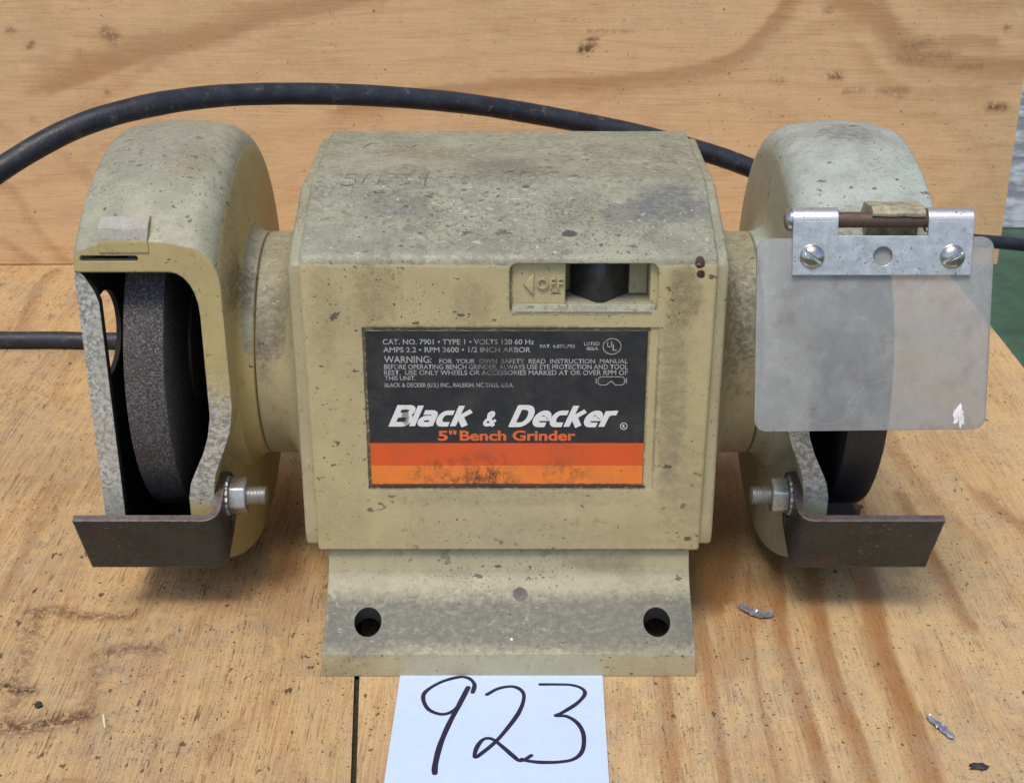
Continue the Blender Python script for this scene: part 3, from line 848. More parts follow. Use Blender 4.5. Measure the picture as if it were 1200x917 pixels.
# the joint between the two boards runs slightly askew: x = -46.3 at y = 0, -42.5 at y = -49.5
joint = lambda y: -46.3 - .077 * y
STAINS_L = [b_ for b_ in BENCH_BANDS_L[:6]]
bench = bpy.data.objects.new('bench_top', None)
COL.objects.link(bench)
bench['kind'] = 'structure'
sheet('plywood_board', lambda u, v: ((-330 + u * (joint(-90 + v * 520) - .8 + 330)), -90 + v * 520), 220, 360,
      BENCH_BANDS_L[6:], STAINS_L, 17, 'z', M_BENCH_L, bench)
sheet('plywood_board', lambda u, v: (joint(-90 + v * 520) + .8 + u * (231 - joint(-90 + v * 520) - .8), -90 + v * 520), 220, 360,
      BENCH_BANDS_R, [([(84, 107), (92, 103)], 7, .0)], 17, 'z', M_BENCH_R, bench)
jd = prism([(joint(-88) - .95, -88), (joint(-88) + .95, -88), (joint(428) + .95, 428), (joint(428) - .95, 428)], 'z', -16, -1.6)
link('joint_dirt', bm_mesh(jd), simple('packed_dirt', (.032, .026, .022), .9, var=.6, nscale=.8, bumpd=.6, bev=0), bench)
joist = link('bench_frame', bm_mesh(box(-110, 20, -85, 425, -57, -17.5)), simple('dark_dirty_joist', (.035, .028, .022), .85, bev=0), bench)
link('bench_frame', bm_mesh(box(188, 226, -85, 425, -57, -17.5)), joist.data.materials[0], bench)
ground = link('ground', bm_mesh(box(-3000, 3000, -1500, 1345, -320, -300)), M_GREEN)
ground['kind'] = 'structure'
wall = link('rough_wall', bm_mesh(box(-1500, 1500, 1350, 1420, -300, 900)), M_WALL)
tag(wall, 'rough blue white wall seen past the right edge of the plywood board', 'wall')
board = sheet('plywood_backboard', lambda u, v: (-420 + u * 680, .6 + v * 420), 340, 220, BOARD_BANDS, BOARD_STAINS, 12, 'y', M_BOARD)
tag(board, 'tan plywood board standing upright behind the grinder', 'board')

# ---------------------------------------------------------------- bench grinder
G = empty('bench_grinder', 'old cream bench grinder with black and orange name plate and two wheels', 'grinder')

# motor housing: front face, sloped brow, flat top
BODY = [(20, 32), (20.2, 127.4), (58, 140), (112, 140), (150, 127.4), (150, 32)]
body_poly = round_poly(BODY, [1.4, 4.2, 9, 9, 4, 1.4], 6)
bm = prism(body_poly, 'x', -59.4, 59.4)
for v in bm.verts:                                  # slight casting draft towards the foot
    v.co.x *= 1 - .012 * max(0, (127 - v.co.z / MM)) / 95
bevel_bm(bm, 1.3, 4, 60)
W3 = 0.6
cutters = [box(-42.1, 43.4, 18, 20.5, 53.9, 106.3),                                   # bed of the name plate
           prism(round_poly([(.3, 110.8), (42.6, 110.8), (42.6, 125.7), (.3, 125.7)], 2.2, 5), 'y', 15, 22.0),
           prism([(16.2, 113.3), (40.4, 113.3), (40.4, 125.4), (16.2, 125.4)], 'y', 15, 33)]
me = carve(bm_mesh(bm), cutters)
me.materials.clear()
housing = link('motor_housing', me, M_BODY, G)
# the sloping lower lip of the switch bay
sl = prism([(20.3, 110.9), (21.9, 110.9), (21.9, 113.2)], 'x', .9, 42.0)
link('switch_bay_lip', bm_mesh(sl), M_BODY, housing)
# switch: black rocker with a standing ridge
rk = prism([(18.0, 33), (18.0, 29.5), (25.0, 21.8), (27.4, 21.8), (34.4, 29.5), (34.4, 33)], 'z', 113.5, 125.2)
switch = link('switch', bm_mesh(bevel_bm(rk, .12, 1, 25)), M_BLACK, G)
link('switch_stop', bm_mesh(box(34.9, 40.2, 29.0, 32.8, 113.5, 125.2)), M_BELL, switch)
# raised arrow and OFF
def solid_text(body, x0, x1, z0, z1, y, thick, bold=0.02):
    cu = bpy.data.curves.new('t', 'FONT'); cu.body = body; cu.size = 1; cu.extrude = .1; cu.offset = bold; cu.bevel_depth = 0; cu.resolution_u = 4
    o = bpy.data.objects.new('t', cu); COL.objects.link(o)
    dg = bpy.context.evaluated_depsgraph_get(); dg.update()
    me = bpy.data.meshes.new_from_object(o.evaluated_get(dg))
    bpy.data.objects.remove(o); bpy.data.curves.remove(cu)
    n = len(me.vertices); co = np.empty(n * 3); me.vertices.foreach_get('co', co); co = co.reshape(-1, 3)
    mn, mx = co.min(0), co.max(0)
    q = (co - mn) / (mx - mn)
    out = np.stack([x0 + q[:, 0] * (x1 - x0), y - q[:, 2] * thick, z0 + q[:, 1] * (z1 - z0)], 1) * MM
    me.vertices.foreach_set('co', out.ravel()); me.update(); me.materials.clear()
    return me
link('off_lettering', solid_text('OFF', 8.0, 15.6, 117.5, 121.0, 22.1, .75), M_BODY, housing)
link('off_arrow', bm_mesh(bevel_bm(prism([(4.2, 119.2), (7.2, 115.6), (7.2, 122.9)], 'y', 21.3, 22.1), .2, 2)), M_BODY, housing)
# faint worn pencil marks on the top
M_PENCIL = print_mat('worn_pencil', (.10, .10, .092), .95, (.24, .235, .185), .7, .45, .44, .60)
marks = [[(-46, 60), (-48.5, 60.5), (-49, 57.5), (-46.5, 57), (-46, 54.5), (-48.5, 53.5), (-50.5, 54)], [(-42.5, 60.5), (-44, 54)], [(-38.5, 60), (-39.2, 54.5)], [(-36, 57.5), (-33.5, 57.5)],
         [(-32, 60), (-29.5, 59.6), (-31, 57.5), (-29.5, 55), (-32.5, 54)], [(-25, 61), (-27, 57.5), (-23.5, 57.5)], [(-24.2, 63), (-25.2, 53.5)], [(-20, 57.5), (-17, 57.6)], [(-14, 60), (-12, 57), (-14, 54.5), (-12.5, 55), (-14, 60)],
         [(-45, 96), (-47, 90)], [(-45, 96), (-42, 96.3)], [(-33, 92), (-31, 91), (-30, 94)]]
def top_z(y):
    return (140 if y >= 58 else 140 - (58 - y) * 12.6 / 37.8) + .07 - .11 * math.exp(-((y - 58) / 1.1) ** 2)
bmj = bmesh.new()
for i, st in enumerate(marks):
    pth = [Vector((p[0], p[1])) for p in smooth_path([(a, c, 0) for a, c in st], 6)]
    m2 = ribbon(pth, .55, lambda q: V(q.x, q.y, top_z(q.y)), .3, i)
    bmj.from_mesh(m2); bpy.data.meshes.remove(m2)
mj = bpy.data.meshes.new('m'); bmj.to_mesh(mj); bmj.free()
link('pencil_writing', mj, M_PENCIL, housing)['kind'] = 'stuff'

# end bells: the rim of the casting drawn in to the round neck
def poly_radius(poly, th):
    d = Vector((math.cos(th), math.sin(th))); best = 0
    n = len(poly)
    for i in range(n):
        a = Vector(poly[i]) - Vector((AY, AZ)); c = Vector(poly[(i + 1) % n]) - Vector((AY, AZ)); e = c - a
        den = d.x * e.y - d.y * e.x
        if abs(den) < 1e-9: continue
        t = (a.x * e.y - a.y * e.x) / den; s = (a.x * d.y - a.y * d.x) / den
        if t > 0 and -1e-6 <= s <= 1 + 1e-6: best = max(best, t)
    return best
NB = 160
rad = [poly_radius(body_poly, 2 * math.pi * k / NB) for k in range(NB)]
def bell_ring(bm, x, inset, blend, rn=37.):
    return [bm.verts.new(V(x, AY + q * math.cos(2 * math.pi * k / NB), AZ + q * math.sin(2 * math.pi * k / NB)))
            for k in range(NB) for q in [(rad[k] - inset) * (1 - blend) + rn * blend]]
bm = bmesh.new()
rings = [bell_ring(bm, *a) for a in ((-57.2, 2.4, 0), (-61.6, 2.4, 0), (-62.3, 2.8, 0), (-62.7, 3.6, 0), (-62.9, 4.6, .02), (-63.6, 6, .25), (-64.6, 7, .5), (-66.2, 7, .74), (-68.4, 7, .9), (-71, 7, .98), (-73, 7, 1), (-78.7, 7, 1), (-79.0, 7, 1, 36.6), (-79.0, 7, 1, 33))]
for A, B in zip(rings, rings[1:]):
    for k in range(NB):
        bm.faces.new((A[k], A[(k + 1) % NB], B[(k + 1) % NB], B[k]))
bm.faces.new(rings[0]); bm.faces.new(rings[-1][::-1])
bell_me = bm_mesh(bm)
link('end_bell', bell_me, M_BELL, G)
link('end_bell', mirror_x(bell_me), M_BELL, G)

# foot: sloped flange with two bolt holes, hollow underneath
def foot_poly(d):
    f_ = [(0 + d, 0 if d == 0 else -1), (0 + d, 7.8 - d * .45), (15.5 + d * .5, 17.6 - d), (21.2 + d, 24 - d), (22 + d, 32.2 - d * .5)]
    return f_ + [(170 - y, z) for y, z in f_[::-1]]
fp = round_poly(foot_poly(0), [.3, 1.0, 9, 6, 0, 0, 6, 9, 1.0, .3], 6)
bm = prism(fp, 'x', -57, 57)
for v in bm.verts:
    v.co.x *= 1 - .022 * max(0, v.co.z / MM) / 32
bevel_bm(bm, .7, 2, 55)
inner = prism(foot_poly(3.2), 'x', -52.5, 52.5)
holes = [cyl((x, 9.2, 10), 'z', 4.15, 40) for x in (-43.2, 45.4)] + [cyl((x, 160.8, 10), 'z', 4.15, 40) for x in (-43.2, 45.4)]
me = carve(bm_mesh(bm), [inner] + holes)
me.materials.clear(); me.materials.append(M_BASE); me.materials.append(M_SOOT)
foot = link('mounting_foot', me, M_BASE, G)
for k, p in enumerate(me.polygons):
    c = p.center / MM
    if abs(c.x) < 52.4 and p.normal.z < .05 and c.z < 31 and 3 < c.y < 167:
        p.material_index = len(me.materials) - 1
    else:
        p.material_index = 0

# ---------------------------------------------------------------- wheel guards
CUT_Y = 34.0
def taper(me):
    """the guard narrows towards its rear: the outer side leans in"""
    for v in me.vertices:
        x, y = v.co.x / MM, v.co.y / MM
        if abs(x) > 93 and y > CUT_Y:
            v.co.x -= math.copysign(.062 * (y - CUT_Y) * (abs(x) - 93) / 34, x) * MM
    return me
def pocket():
    """flat let into the lower front of the guard's inner wall, where the arm of the tool rest is bolted"""
    bm = prism([(-82.0, 90), (-84.1, 79), (-84.7, 72), (-85.8, 66), (-87.7, 60.5), (-89.8, 55.5), (-91.4, 51), (-92.2, 46), (-92.2, -10), (-82.0, -10)], 'y', 0, 47)
    for v in bm.verts:                              # its rear runs out gently into the wall
        if v.co.y > .01:
            v.co.y = (47 + (v.co.x / MM + 92.2) * 2.9) * MM
    me = carve(bm_mesh(bm), [cyl((-80, AY, AZ), 'x', 41.5, 40, 64)])
    return tmp(me)
def guard_mesh(side):
    """drum over the wheel, cut open at the front; modelled on the left, mirrored for the right"""
    prof = [(-79.4, 0), (-79.4, 36.6), (-79.7, 37), (-81.8, 37.3), (-83.2, 38.4), (-84.0, 41), (-84.3, 45), (-84.6, 60)]
    for k in range(9):                                   # rounded shoulder
        a = R(90 * k / 8)
        prof.append((-84.6 - 9 + 9 * math.cos(a) - .0, 63 + 9 * math.sin(a)))
    prof += [(-99, 72.9), (-106, 73.3), (-113, 73.2), (-119, 72.6), (-124.6, 71.4)]
    for k in range(1, 5):
        a = R(90 * k / 4)
        prof.append((-124.6 - 2.4 * math.sin(a), 69.0 + 2.4 * math.cos(a)))
    prof += [(-127, 0)]
    solid = tmp(revolve(prof, 120))
    cav = [(-91.4, 0), (-91.4, 58)]
    for k in range(7):
        a = R(90 * k / 6)
        cav.append((-91.4 - 8 + 8 * math.cos(a), 58.8 + 8 * math.sin(a)))
    cav += [(-140, 66.8), (-140, 0)]
    cm = carve(bm_mesh(revolve(cav, 120)), [prism([(-80, 80), (-91.0, 78), (-91.5, 71), (-92.6, 64.5), (-94.6, 58.5), (-97.2, 53), (-99.2, 48.5), (-100.2, 43.5), (-100.2, -5), (-80, -5)], 'y', 0, 76)])
    cm.materials.clear(); cm.materials.append(M_SOOT)
    me = carve(solid, [tmp(cm)])
    cuts = [box(-140, -60, -60, CUT_Y, -40, 200),
            pocket()]
    if side < 0:
        cuts.append(prism(round_poly([(-125, 121.5), (-108, 121.5), (-108, 123.3), (-125, 123.3)], .8, 4), 'y', 20, 39))
    me = carve(me, cuts)
    me.materials.clear()
    return me
def soot_test(c, n):
    rr = math.hypot(c.y - AY, c.z - AZ)
    inside = abs(c.x) > 91.2 and rr < 66.9 and c.y > CUT_Y + .05
    if not inside:
        return False
    return not (abs(c.x) < 92.4 and n.x * (1 if c.x > 0 else -1) < -.5)
for side, mg in ((-1, M_GUARD_L), (1, M_GUARD_R)):
    me = taper(guard_mesh(side))
    if side > 0:
        me.transform(Matrix.Scale(-1, 4, (1, 0, 0))); me.flip_normals()
    me.materials.append(mg); me.materials.append(M_SOOT)
    paint_faces(me, soot_test, 1)
    g = link('wheel_guard', me, mg, G, 40)
    g['label'] = ('left wheel guard, closed by a cover plate' if side < 0 else 'right wheel guard, its outer side open')
    # hinge lug on the brow of the guard: broken off on the left, whole on the right
    if side < 0:
        bm = prism([(33.75, 124.2), (33.75, 127.6), (34.9, 131.4), (39.4, 133.4), (43.6, 131.5), (43.6, 124)], 'x', -119.0, -104.6)
        bmesh.ops.subdivide_edges(bm, edges=bm.edges[:], cuts=6, use_grid_fill=True)
        for v in bm.verts:
            if v.co.z > .1280:
                v.co += Vector((.2, .3, .6)) * MM * (mnoise.noise(v.co * 330) * .9 + mnoise.noise(v.co * 900) * .6)
        me = bm_mesh(bm)
        me.materials.append(mg); me.materials.append(M_LUGMETAL)
        paint_faces(me, lambda c, n: c.z > 128.2 + 1.2 * mnoise.noise(c * .5) and n.y < .2 and abs(n.x) < .8, 1)
        link('hinge_lug', me, mg, g, 30)
    else:
        bm = prism(round_poly([(33.6, 124.2), (33.0, 135.4), (31.6, 137.0), (26.6, 137.3), (26.4, 138.6), (29, 139.7), (38, 138.6), (43, 132.5), (43, 124)], .5, 3), 'x', 103.0, 118.0)
        bmesh.ops.subdivide_edges(bm, edges=[e for e in bm.edges if e.calc_length() > .006], cuts=4, use_grid_fill=True)
        for v in bm.verts:
            if v.co.z > .136:
                v.co += Vector((0, .3, .6)) * MM * mnoise.noise(v.co * 420) * .6
        link('hinge_lug', bm_mesh(bm), simple('chipped_dirty_cream', (.33, .30, .20), .55, var=.45, nscale=.25, bumpd=.15, bev=.5, spot=(4, .9, .3, (.12, .10, .08))), g, 30)

# left cover plate: a cast disc let into the guard, its front edge worn bright
cv = revolve([(-121.0, 0), (-121.0, 66.2), (-121.6, 66.7), (-126.4, 66.7), (-127.3, 65.9), (-127.3, 0)], 120)
me = carve(bm_mesh(cv), [box(-140, -60, -60, CUT_Y + .3, -40, 200),
                         prism([(-110, 104), (-120.6, 107), (-122.0, 112), (-124.6, 117), (-127.6, 120), (-127.6, 140), (-110, 140)], 'y', 0, 70),
                         cyl((-124, 51, 92), 'x', 13.6, 30, 48), cyl((-124, 112, 52), 'x', 10, 30, 40),
                         box(-125.6, -110, CUT_Y + 3.2, 170, -40, 200)])
taper(me)
me.materials.clear(); me.materials.append(M_ALU); me.materials.append(M_SOOT)
paint_faces(me, lambda c, n: n.x > .6 or math.hypot(c.y - 51, c.z - 92) < 14, 1)
cover = link('cover_plate', me, M_ALU, G)
cover['label'] = 'bare worn aluminium cover plate edge'

# ---------------------------------------------------------------- grinding wheels
def make_wheel(x0, x1, r, mat, inner):
    w = revolve([(x0, 0), (x0, r - .9), (x0 + .25, r - .3), (x0 + .9, r), (x1 - .9, r), (x1 - .25, r - .3), (x1, r - .9), (x1, 0)], 128)
    for v in w.verts:
        k = 1 + .0035 * mnoise.noise(v.co * 260)
        v.co.y = AY * MM + (v.co.y - AY * MM) * k; v.co.z = AZ * MM + (v.co.z - AZ * MM) * k
    wo_ = link('grinding_wheel', bm_mesh(w), mat, G)
    s = 1 if inner > 0 else -1
    xi = x1 if inner > 0 else x0
    link('wheel_flange', bm_mesh(revolve([(xi, 0), (xi, 21), (xi + s * 1.0, 21), (xi + s * 2.6, 17), (xi + s * 2.6, 8), (xi + s * 10, 8), (xi + s * 10, 0)], 64)), M_PIN, wo_)
    xo = x0 if inner > 0 else x1
    link('wheel_flange', bm_mesh(revolve([(xo, 0), (xo, 19), (xo - s * 1.5, 18), (xo - s * 2.0, 0)], 48)), M_PIN, wo_)
    nb = cyl((xo - s * 5.2, AY, AZ), 'x', 9.5, 6.4, 6)
    link('arbor_nut', bm_mesh(bevel_bm(nb, .5, 2)), M_BOLT, wo_)
    return wo_
make_wheel(-115.8, -103.4, 54.0, M_WHEEL, 1)
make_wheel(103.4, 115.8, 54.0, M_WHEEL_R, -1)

# ---------------------------------------------------------------- tool rests
def make_rest(sg):
    """L-shaped strip of steel: rest plate across the opening, arm along the guard with a slot, nut and stud"""
    a = R(70)
    dY, dZ = math.cos(a), -math.sin(a)               # across the strip, down and back
    nY, nZ = math.sin(a), math.cos(a)                # along the arm, back and up
    O = (24.0, 40.6)
    Wd, T, Lr, La = 22.5, 2.4, 47.0, 27.0
    def P3(u, t, w):                                  # u outward along x, t back along the arm, w down across the strip
        return V(sg * u, O[0] + nY * t + dY * w, O[1] + nZ * t + dZ * w)
    # centre line of the strip in (u, t): arm from the rear to the bend, then the rest outward
    xi, rb = 89.6, 5.0                                # inner face of the arm, outer bend radius
    outer = [(xi, La)]
    for k in range(9):
        th = R(90 * k / 8)
        outer.append((xi + rb - rb * math.cos(th), rb - rb * math.sin(th)))
    outer.append((134.6, 0))
    innr = [(xi + T, La)]
    for k in range(9):
        th = R(90 * k / 8)
        innr.append((xi + rb - (rb - T) * math.cos(th), rb - (rb - T) * math.sin(th)))
    innr.append((134.6, T))
    bm = bmesh.new()
    nW = 8
    def ring(pts, i, last):
        col = []
        for k in range(nW + 1):
            f_ = k / nW
            w = Wd * f_
            u, t = pts[i]
            if i == 0:                                # rounded rear end of the arm
                t -= (Wd / 2) * (1 - math.sqrt(max(0, 1 - (2 * f_ - 1) ** 2)))
            if last:                                  # the free end is cut a little askew
                u -= 1.8 * f_
            col.append(bm.verts.new(P3(u, t, w)))
        return col
    n = len(outer)
    Og = [ring(outer, i, i == n - 1) for i in range(n)]
    Ig = [ring(innr, i, i == n - 1) for i in range(n)]
    for i in range(n - 1):
        for k in range(nW):
            bm.faces.new((Og[i][k], Og[i + 1][k], Og[i + 1][k + 1], Og[i][k + 1]))
            bm.faces.new((Ig[i][k + 1], Ig[i + 1][k + 1], Ig[i + 1][k], Ig[i][k]))
        bm.faces.new((Og[i][0], Ig[i][0], Ig[i + 1][0], Og[i + 1][0]))
        bm.faces.new((Og[i][nW], Og[i + 1][nW], Ig[i + 1][nW], Ig[i][nW]))
    for k in range(nW):
        bm.faces.new((Og[0][k], Og[0][k + 1], Ig[0][k + 1], Ig[0][k]))
        bm.faces.new((Og[-1][k + 1], Og[-1][k], Ig[-1][k], Ig[-1][k + 1]))
    slot = prism(round_poly([(8, -3.1), (22, -3.1), (22, 3.1), (8, 3.1)], 3.0, 6), 'z', 0, 1)
    for v in slot.verts:
        t, w, z = v.co / MM
        # the slot runs down and back across the arm
        v.co = P3(86 + z * 10, 15 + w, 6.5 + (t - 8) * .95)
    me = carve(bm_mesh(bm), [slot])
    me.materials.clear()
    rest = link('tool_rest', me, M_REST, G, 40)
    by, bz = O[0] + nY * 16 + dY * 6.2, O[1] + nZ * 16 + dZ * 6.2
    lw = bmesh.new()
    nt = 36
    rgs = [[lw.verts.new(V(sg * x_, by + (r_ + (.5 if k % 2 else 0)) * math.cos(2 * math.pi * k / nt), bz + (r_ + (.5 if k % 2 else 0)) * math.sin(2 * math.pi * k / nt))) for k in range(nt)] for x_, r_ in ((89.6, 5.9), (88.7, 5.9))]
    for k in range(nt):
        lw.faces.new((rgs[0][k], rgs[0][(k + 1) % nt], rgs[1][(k + 1) % nt], rgs[1][k]))
    lw.faces.new(rgs[0]); lw.faces.new(rgs[1][::-1])
    link('lock_washer', bm_mesh(lw), M_BOLT, rest, 25)
    nut = cyl((sg * 85.9, by, bz), 'x', 6.1, 5.4, 6)
    bmesh.ops.rotate(nut, verts=nut.verts[:], cent=V(sg * 85.9, by, bz), matrix=Matrix.Rotation(R(12 if sg < 0 else 24), 3, 'X'))
    link('hex_nut', bm_mesh(bevel_bm(nut, .6, 3)), M_BOLT, rest)
    th_ = bmesh.new()
    prof = [(94, 0), (94, 2.6)]
    x = 93.5
    while x > 77.8:
        prof += [(x, 2.45), (x - .55, 3.15)]
        x -= 1.1
    prof += [(77.2, 2.5), (76.9, 1.8), (76.9, 0)]
    link('stud', bm_mesh(revolve([(sg * a_, b_) for a_, b_ in prof], 28, by, bz)), M_BOLT, rest)
    return rest
rl = make_rest(-1)
rr_ = make_rest(1)
rl['label'] = 'dark steel tool rest below the left wheel'
rr_['label'] = 'dark steel tool rest below the right wheel'

# ---------------------------------------------------------------- eye shield on its hinge (right)
tl = R(13)
KY, KZ = 29.0, 135.8                                  # hinge pin centre
dv = (-math.sin(tl), -math.cos(tl)); nn = (-math.cos(tl), math.sin(tl))
def SP(x, v, d):                                      # x, mm down the shield from the pin, mm proud of the pin centre
    return V(x, KY + dv[0] * v + nn[0] * d, KZ + dv[1] * v + nn[1] * d)
def slab(poly_xv, d0, d1):
    bm = bmesh.new()
    A = [bm.verts.new(SP(x, v, d0)) for x, v in poly_xv]; B = [bm.verts.new(SP(x, v, d1)) for x, v in poly_xv]
    n = len(poly_xv)
    bm.faces.new(A); bm.faces.new(B[::-1])
    for i in range(n):
        bm.faces.new((A[i], A[(i + 1) % n], B[(i + 1) % n], B[i]))
    return bm
sp = round_poly([(70.6, 5.2), (138.0, 4.6), (138.9, 60.6), (71.6, 61.4)], 3.6, 8)
shield = link('eye_shield', bm_mesh(bevel_bm(slab(sp, .7, 2.2), .25, 2)), M_SHIELD, G)
shield['label'] = 'hazy clear plastic eye shield'
# chipped white flake stuck on the lower corner
rnd = random.Random(5)
pl = []
for k in range(34):                                   # torn outline, longer than wide
    th = 2 * math.pi * k / 34
    rr0 = 1.7 + 1.5 * mnoise.noise(Vector((math.cos(th) * 1.3, math.sin(th) * 1.3, 3))) + .7 * mnoise.noise(Vector((math.cos(th) * 4, math.sin(th) * 4, 7))) + .35 * rnd.random()
    pl.append((130.8 + rr0 * .95 * math.cos(th) + .5 * math.sin(th), 57.0 + rr0 * 1.45 * math.sin(th)))
link('white_flake', bm_mesh(slab(pl, 2.22, 2.5)), M_WHITE, shield)
# hinge leaf with a notch between its two knuckles
leaf = slab([(80.4, 0), (93.2, 0), (93.2, 4.2), (118.7, 4.2), (118.7, 0), (131.6, 0), (131.4, 15.4), (80.7, 15.4)], 2.3, 3.5)
leaf_me = carve(bm_mesh(leaf), [])
hb = cyl((0, 0, 0), 'z', 2.75, 20, 32)
rotm = Matrix(((1, 0, 0), (0, dv[0], nn[0]), (0, dv[1], nn[1])))
bmesh.ops.transform(hb, matrix=Matrix.Translation(SP(106.2, 10.0, 2.9)) @ rotm.to_4x4(), verts=hb.verts[:])
leaf_me = carve(leaf_me, [hb])
leaf_me.materials.clear()
hinge = link('hinge_leaf', leaf_me, M_ZINC, G)
for x0, x1 in ((80.4, 93.2), (118.7, 131.6)):
    prof_o = []; bm = bmesh.new()
    ang = [R(q) for q in range(0, 301, 12)]
    def KP(x, r, th):                                 # th from the shield front, over the top, to the back
        c_, s_ = math.cos(th), math.sin(th)
        return V(x, KY + nn[0] * r * c_ - dv[0] * r * s_, KZ + nn[1] * r * c_ - dv[1] * r * s_)
    rows = [[bm.verts.new(KP(x, r, t_)) for t_ in ang] for x, r in ((x0, 3.5), (x1, 3.5), (x1, 2.3), (x0, 2.3))]
    for i in range(4):
        A, B = rows[i], rows[(i + 1) % 4]
        for k in range(len(ang) - 1):
            bm.faces.new((A[k], A[k + 1], B[k + 1], B[k]))
    bm.faces.new([r_[0] for r_ in rows]); bm.faces.new([r_[-1] for r_ in rows][::-1])
    link('knuckle', bm_mesh(bm), M_ZINC, hinge)
pin = revolve([(80.3, 0), (80.3, 2.25), (131.2, 2.25), (131.2, 0)], 28, KY, KZ)
link('pin_head', bm_mesh(revolve([(78.3, 0), (78.35, 1.2), (78.7, 2.3), (79.4, 3.1), (80.35, 3.35), (80.35, 0)], 32, KY, KZ)), M_SCREW, hinge)
link('hinge_pin', bm_mesh(pin), M_PIN, hinge)
for x, rot in ((86.1, -52), (125.9, 60)):
    bm = bmesh.new()
    bmesh.ops.create_uvsphere(bm, u_segments=36, v_segments=18, radius=1)
    bmesh.ops.delete(bm, geom=[v for v in bm.verts if v.co.z < -.01], context='VERTS')
    hole_e = [e for e in bm.edges if e.is_boundary]
    bmesh.ops.holes_fill(bm, edges=hole_e)
    for v in bm.verts:
        v.co = Vector((v.co.x * 3.55, v.co.y * 3.55, v.co.z * 2.0)) * MM
    me = carve(bm_mesh(bm), [box(-.42, .42, -6, 6, .75, 4)])
    M4 = Matrix.Translation(SP(x, 10.1, 3.5)) @ rotm.to_4x4() @ Matrix.Rotation(R(rot), 4, 'Z')
    me.transform(M4)
    if M4.to_3x3().determinant() < 0:
        me.flip_normals()
    me.materials.clear()
    link('screw', me, M_SCREW, hinge, 50)

# ---------------------------------------------------------------- name plate
plate = link('name_plate', bm_mesh(bevel_bm(box(-41.3, 40.2, 20.2, 20.7, 54.7, 105.4), .08, 1)), M_PLATE, G)
link('printed_stripe', bm_mesh(box(-41.25, 40.15, 20.14, 20.22, 61.9, 69.3)), M_STRIPE_A, plate)
link('printed_stripe', bm_mesh(box(-41.25, 40.15, 20.14, 20.22, 54.75, 61.85)), M_STRIPE_B, plate)
TY = 20.15
# heavy slanted grotesque for the maker's name: strokes on a 0..1 cap-height grid
def arc(cx, cy, rx, ry, a0, a1, n=7):
    return [(cx + rx * math.cos(R(a0 + (a1 - a0) * k / n)), cy + ry * math.sin(R(a0 + (a1 - a0) * k / n))) for k in range(n + 1)]
GL = {
 'B': (.74, [[(.11, 0), (.11, 1)], [(.0, .91), (.50, .91)] + arc(.50, .74, .14, .17, 90, -90) + [(.11, .545)], [(.11, .53), (.50, .53)] + arc(.50, .31, .17, .22, 90, -90) + [(0, .09)]]),
 'l': (.26, [[(.13, 0), (.13, 1)]]),
 'a': (.66, [[(.10, .665), (.36, .665)] + arc(.38, .52, .15, .145, 90, 0) + [(.53, 0)], [(.53, .40), (.24, .40)] + arc(.24, .245, .13, .155, 90, 270) + [(.53, .09)]]),
 'c': (.60, [[(.54, .655), (.30, .655)] + arc(.29, .375, .18, .28, 90, 270, 9) + [(.54, .095)]]),
 'k': (.64, [[(.11, 0), (.11, 1)], [(.15, .36), (.55, .75)], [(.26, .42), (.56, 0)]]),
 'D': (.78, [[(.11, 0), (.11, 1)], [(.02, .91), (.36, .91)] + arc(.38, .50, .27, .41, 90, -90, 10) + [(.02, .09)]]),
 'e': (.64, [[(.12, .385), (.54, .385)] + arc(.33, .385, .21, .275, 0, 180, 9) + arc(.33, .37, .21, .28, 180, 270, 6) + [(.56, .09)]]),
 'r': (.46, [[(.11, 0), (.11, .75)], [(.11, .50)] + arc(.30, .47, .18, .185, 150, 90, 4) + [(.46, .655)]]),
 '&': (.86, [[(.78, .0), (.24, .62)] + arc(.36, .76, .15, .15, 200, -20, 8) + [(.30, .50)] + arc(.31, .27, .20, .18, 115, 270, 7) + [(.52, .11), (.78, .42)]])}
def logo_word(word, x0, x1, z0, z1, w=.225, shear=.36, gap=.012):
    bmj = bmesh.new(); cx = 0; mn, mx = 1e9, -1e9; items = []
    for ch in word:
        adv, strokes = GL[ch]
        for st in strokes:
            items.append([(x + cx, y) for x, y in st])
        cx += adv + gap
    total = cx - gap + shear
    sx = (x1 - x0) / total; sz = z1 - z0
    k = 0
    for st in items:
        # offset the stroke on the upright grid, then slant and scale it
        pts = [Vector(p) for p in st]
        pts = [p for i, p in enumerate(pts) if i == 0 or (p - pts[i - 1]).length > .012]
        Lv, Rv = [], []
        n = len(pts)
        for i, p in enumerate(pts):
            d1 = (p - pts[i - 1]).normalized() if i else None
            d2 = (pts[i + 1] - p).normalized() if i < n - 1 else None
            t = ((d1 or d2) + (d2 or d1)).normalized()
            c_ = max(.5, t.dot(d2 or d1))
            q = Vector((-t.y, t.x)) * (w / 2 / c_)
            for lst, s_ in ((Lv, 1), (Rv, -1)):
                lst.append(p + q * s_)
        for i in range(n - 1):
            bmj.faces.new([bmj.verts.new(V(x0 + (v_.x + v_.y * shear) * sx, TY - .0025 * k, z0 + v_.y * sz)) for v_ in (Lv[i], Lv[i + 1], Rv[i + 1], Rv[i])])
            k += 1
    me = bpy.data.meshes.new('m'); bmj.to_mesh(me); bmj.free()
    return me
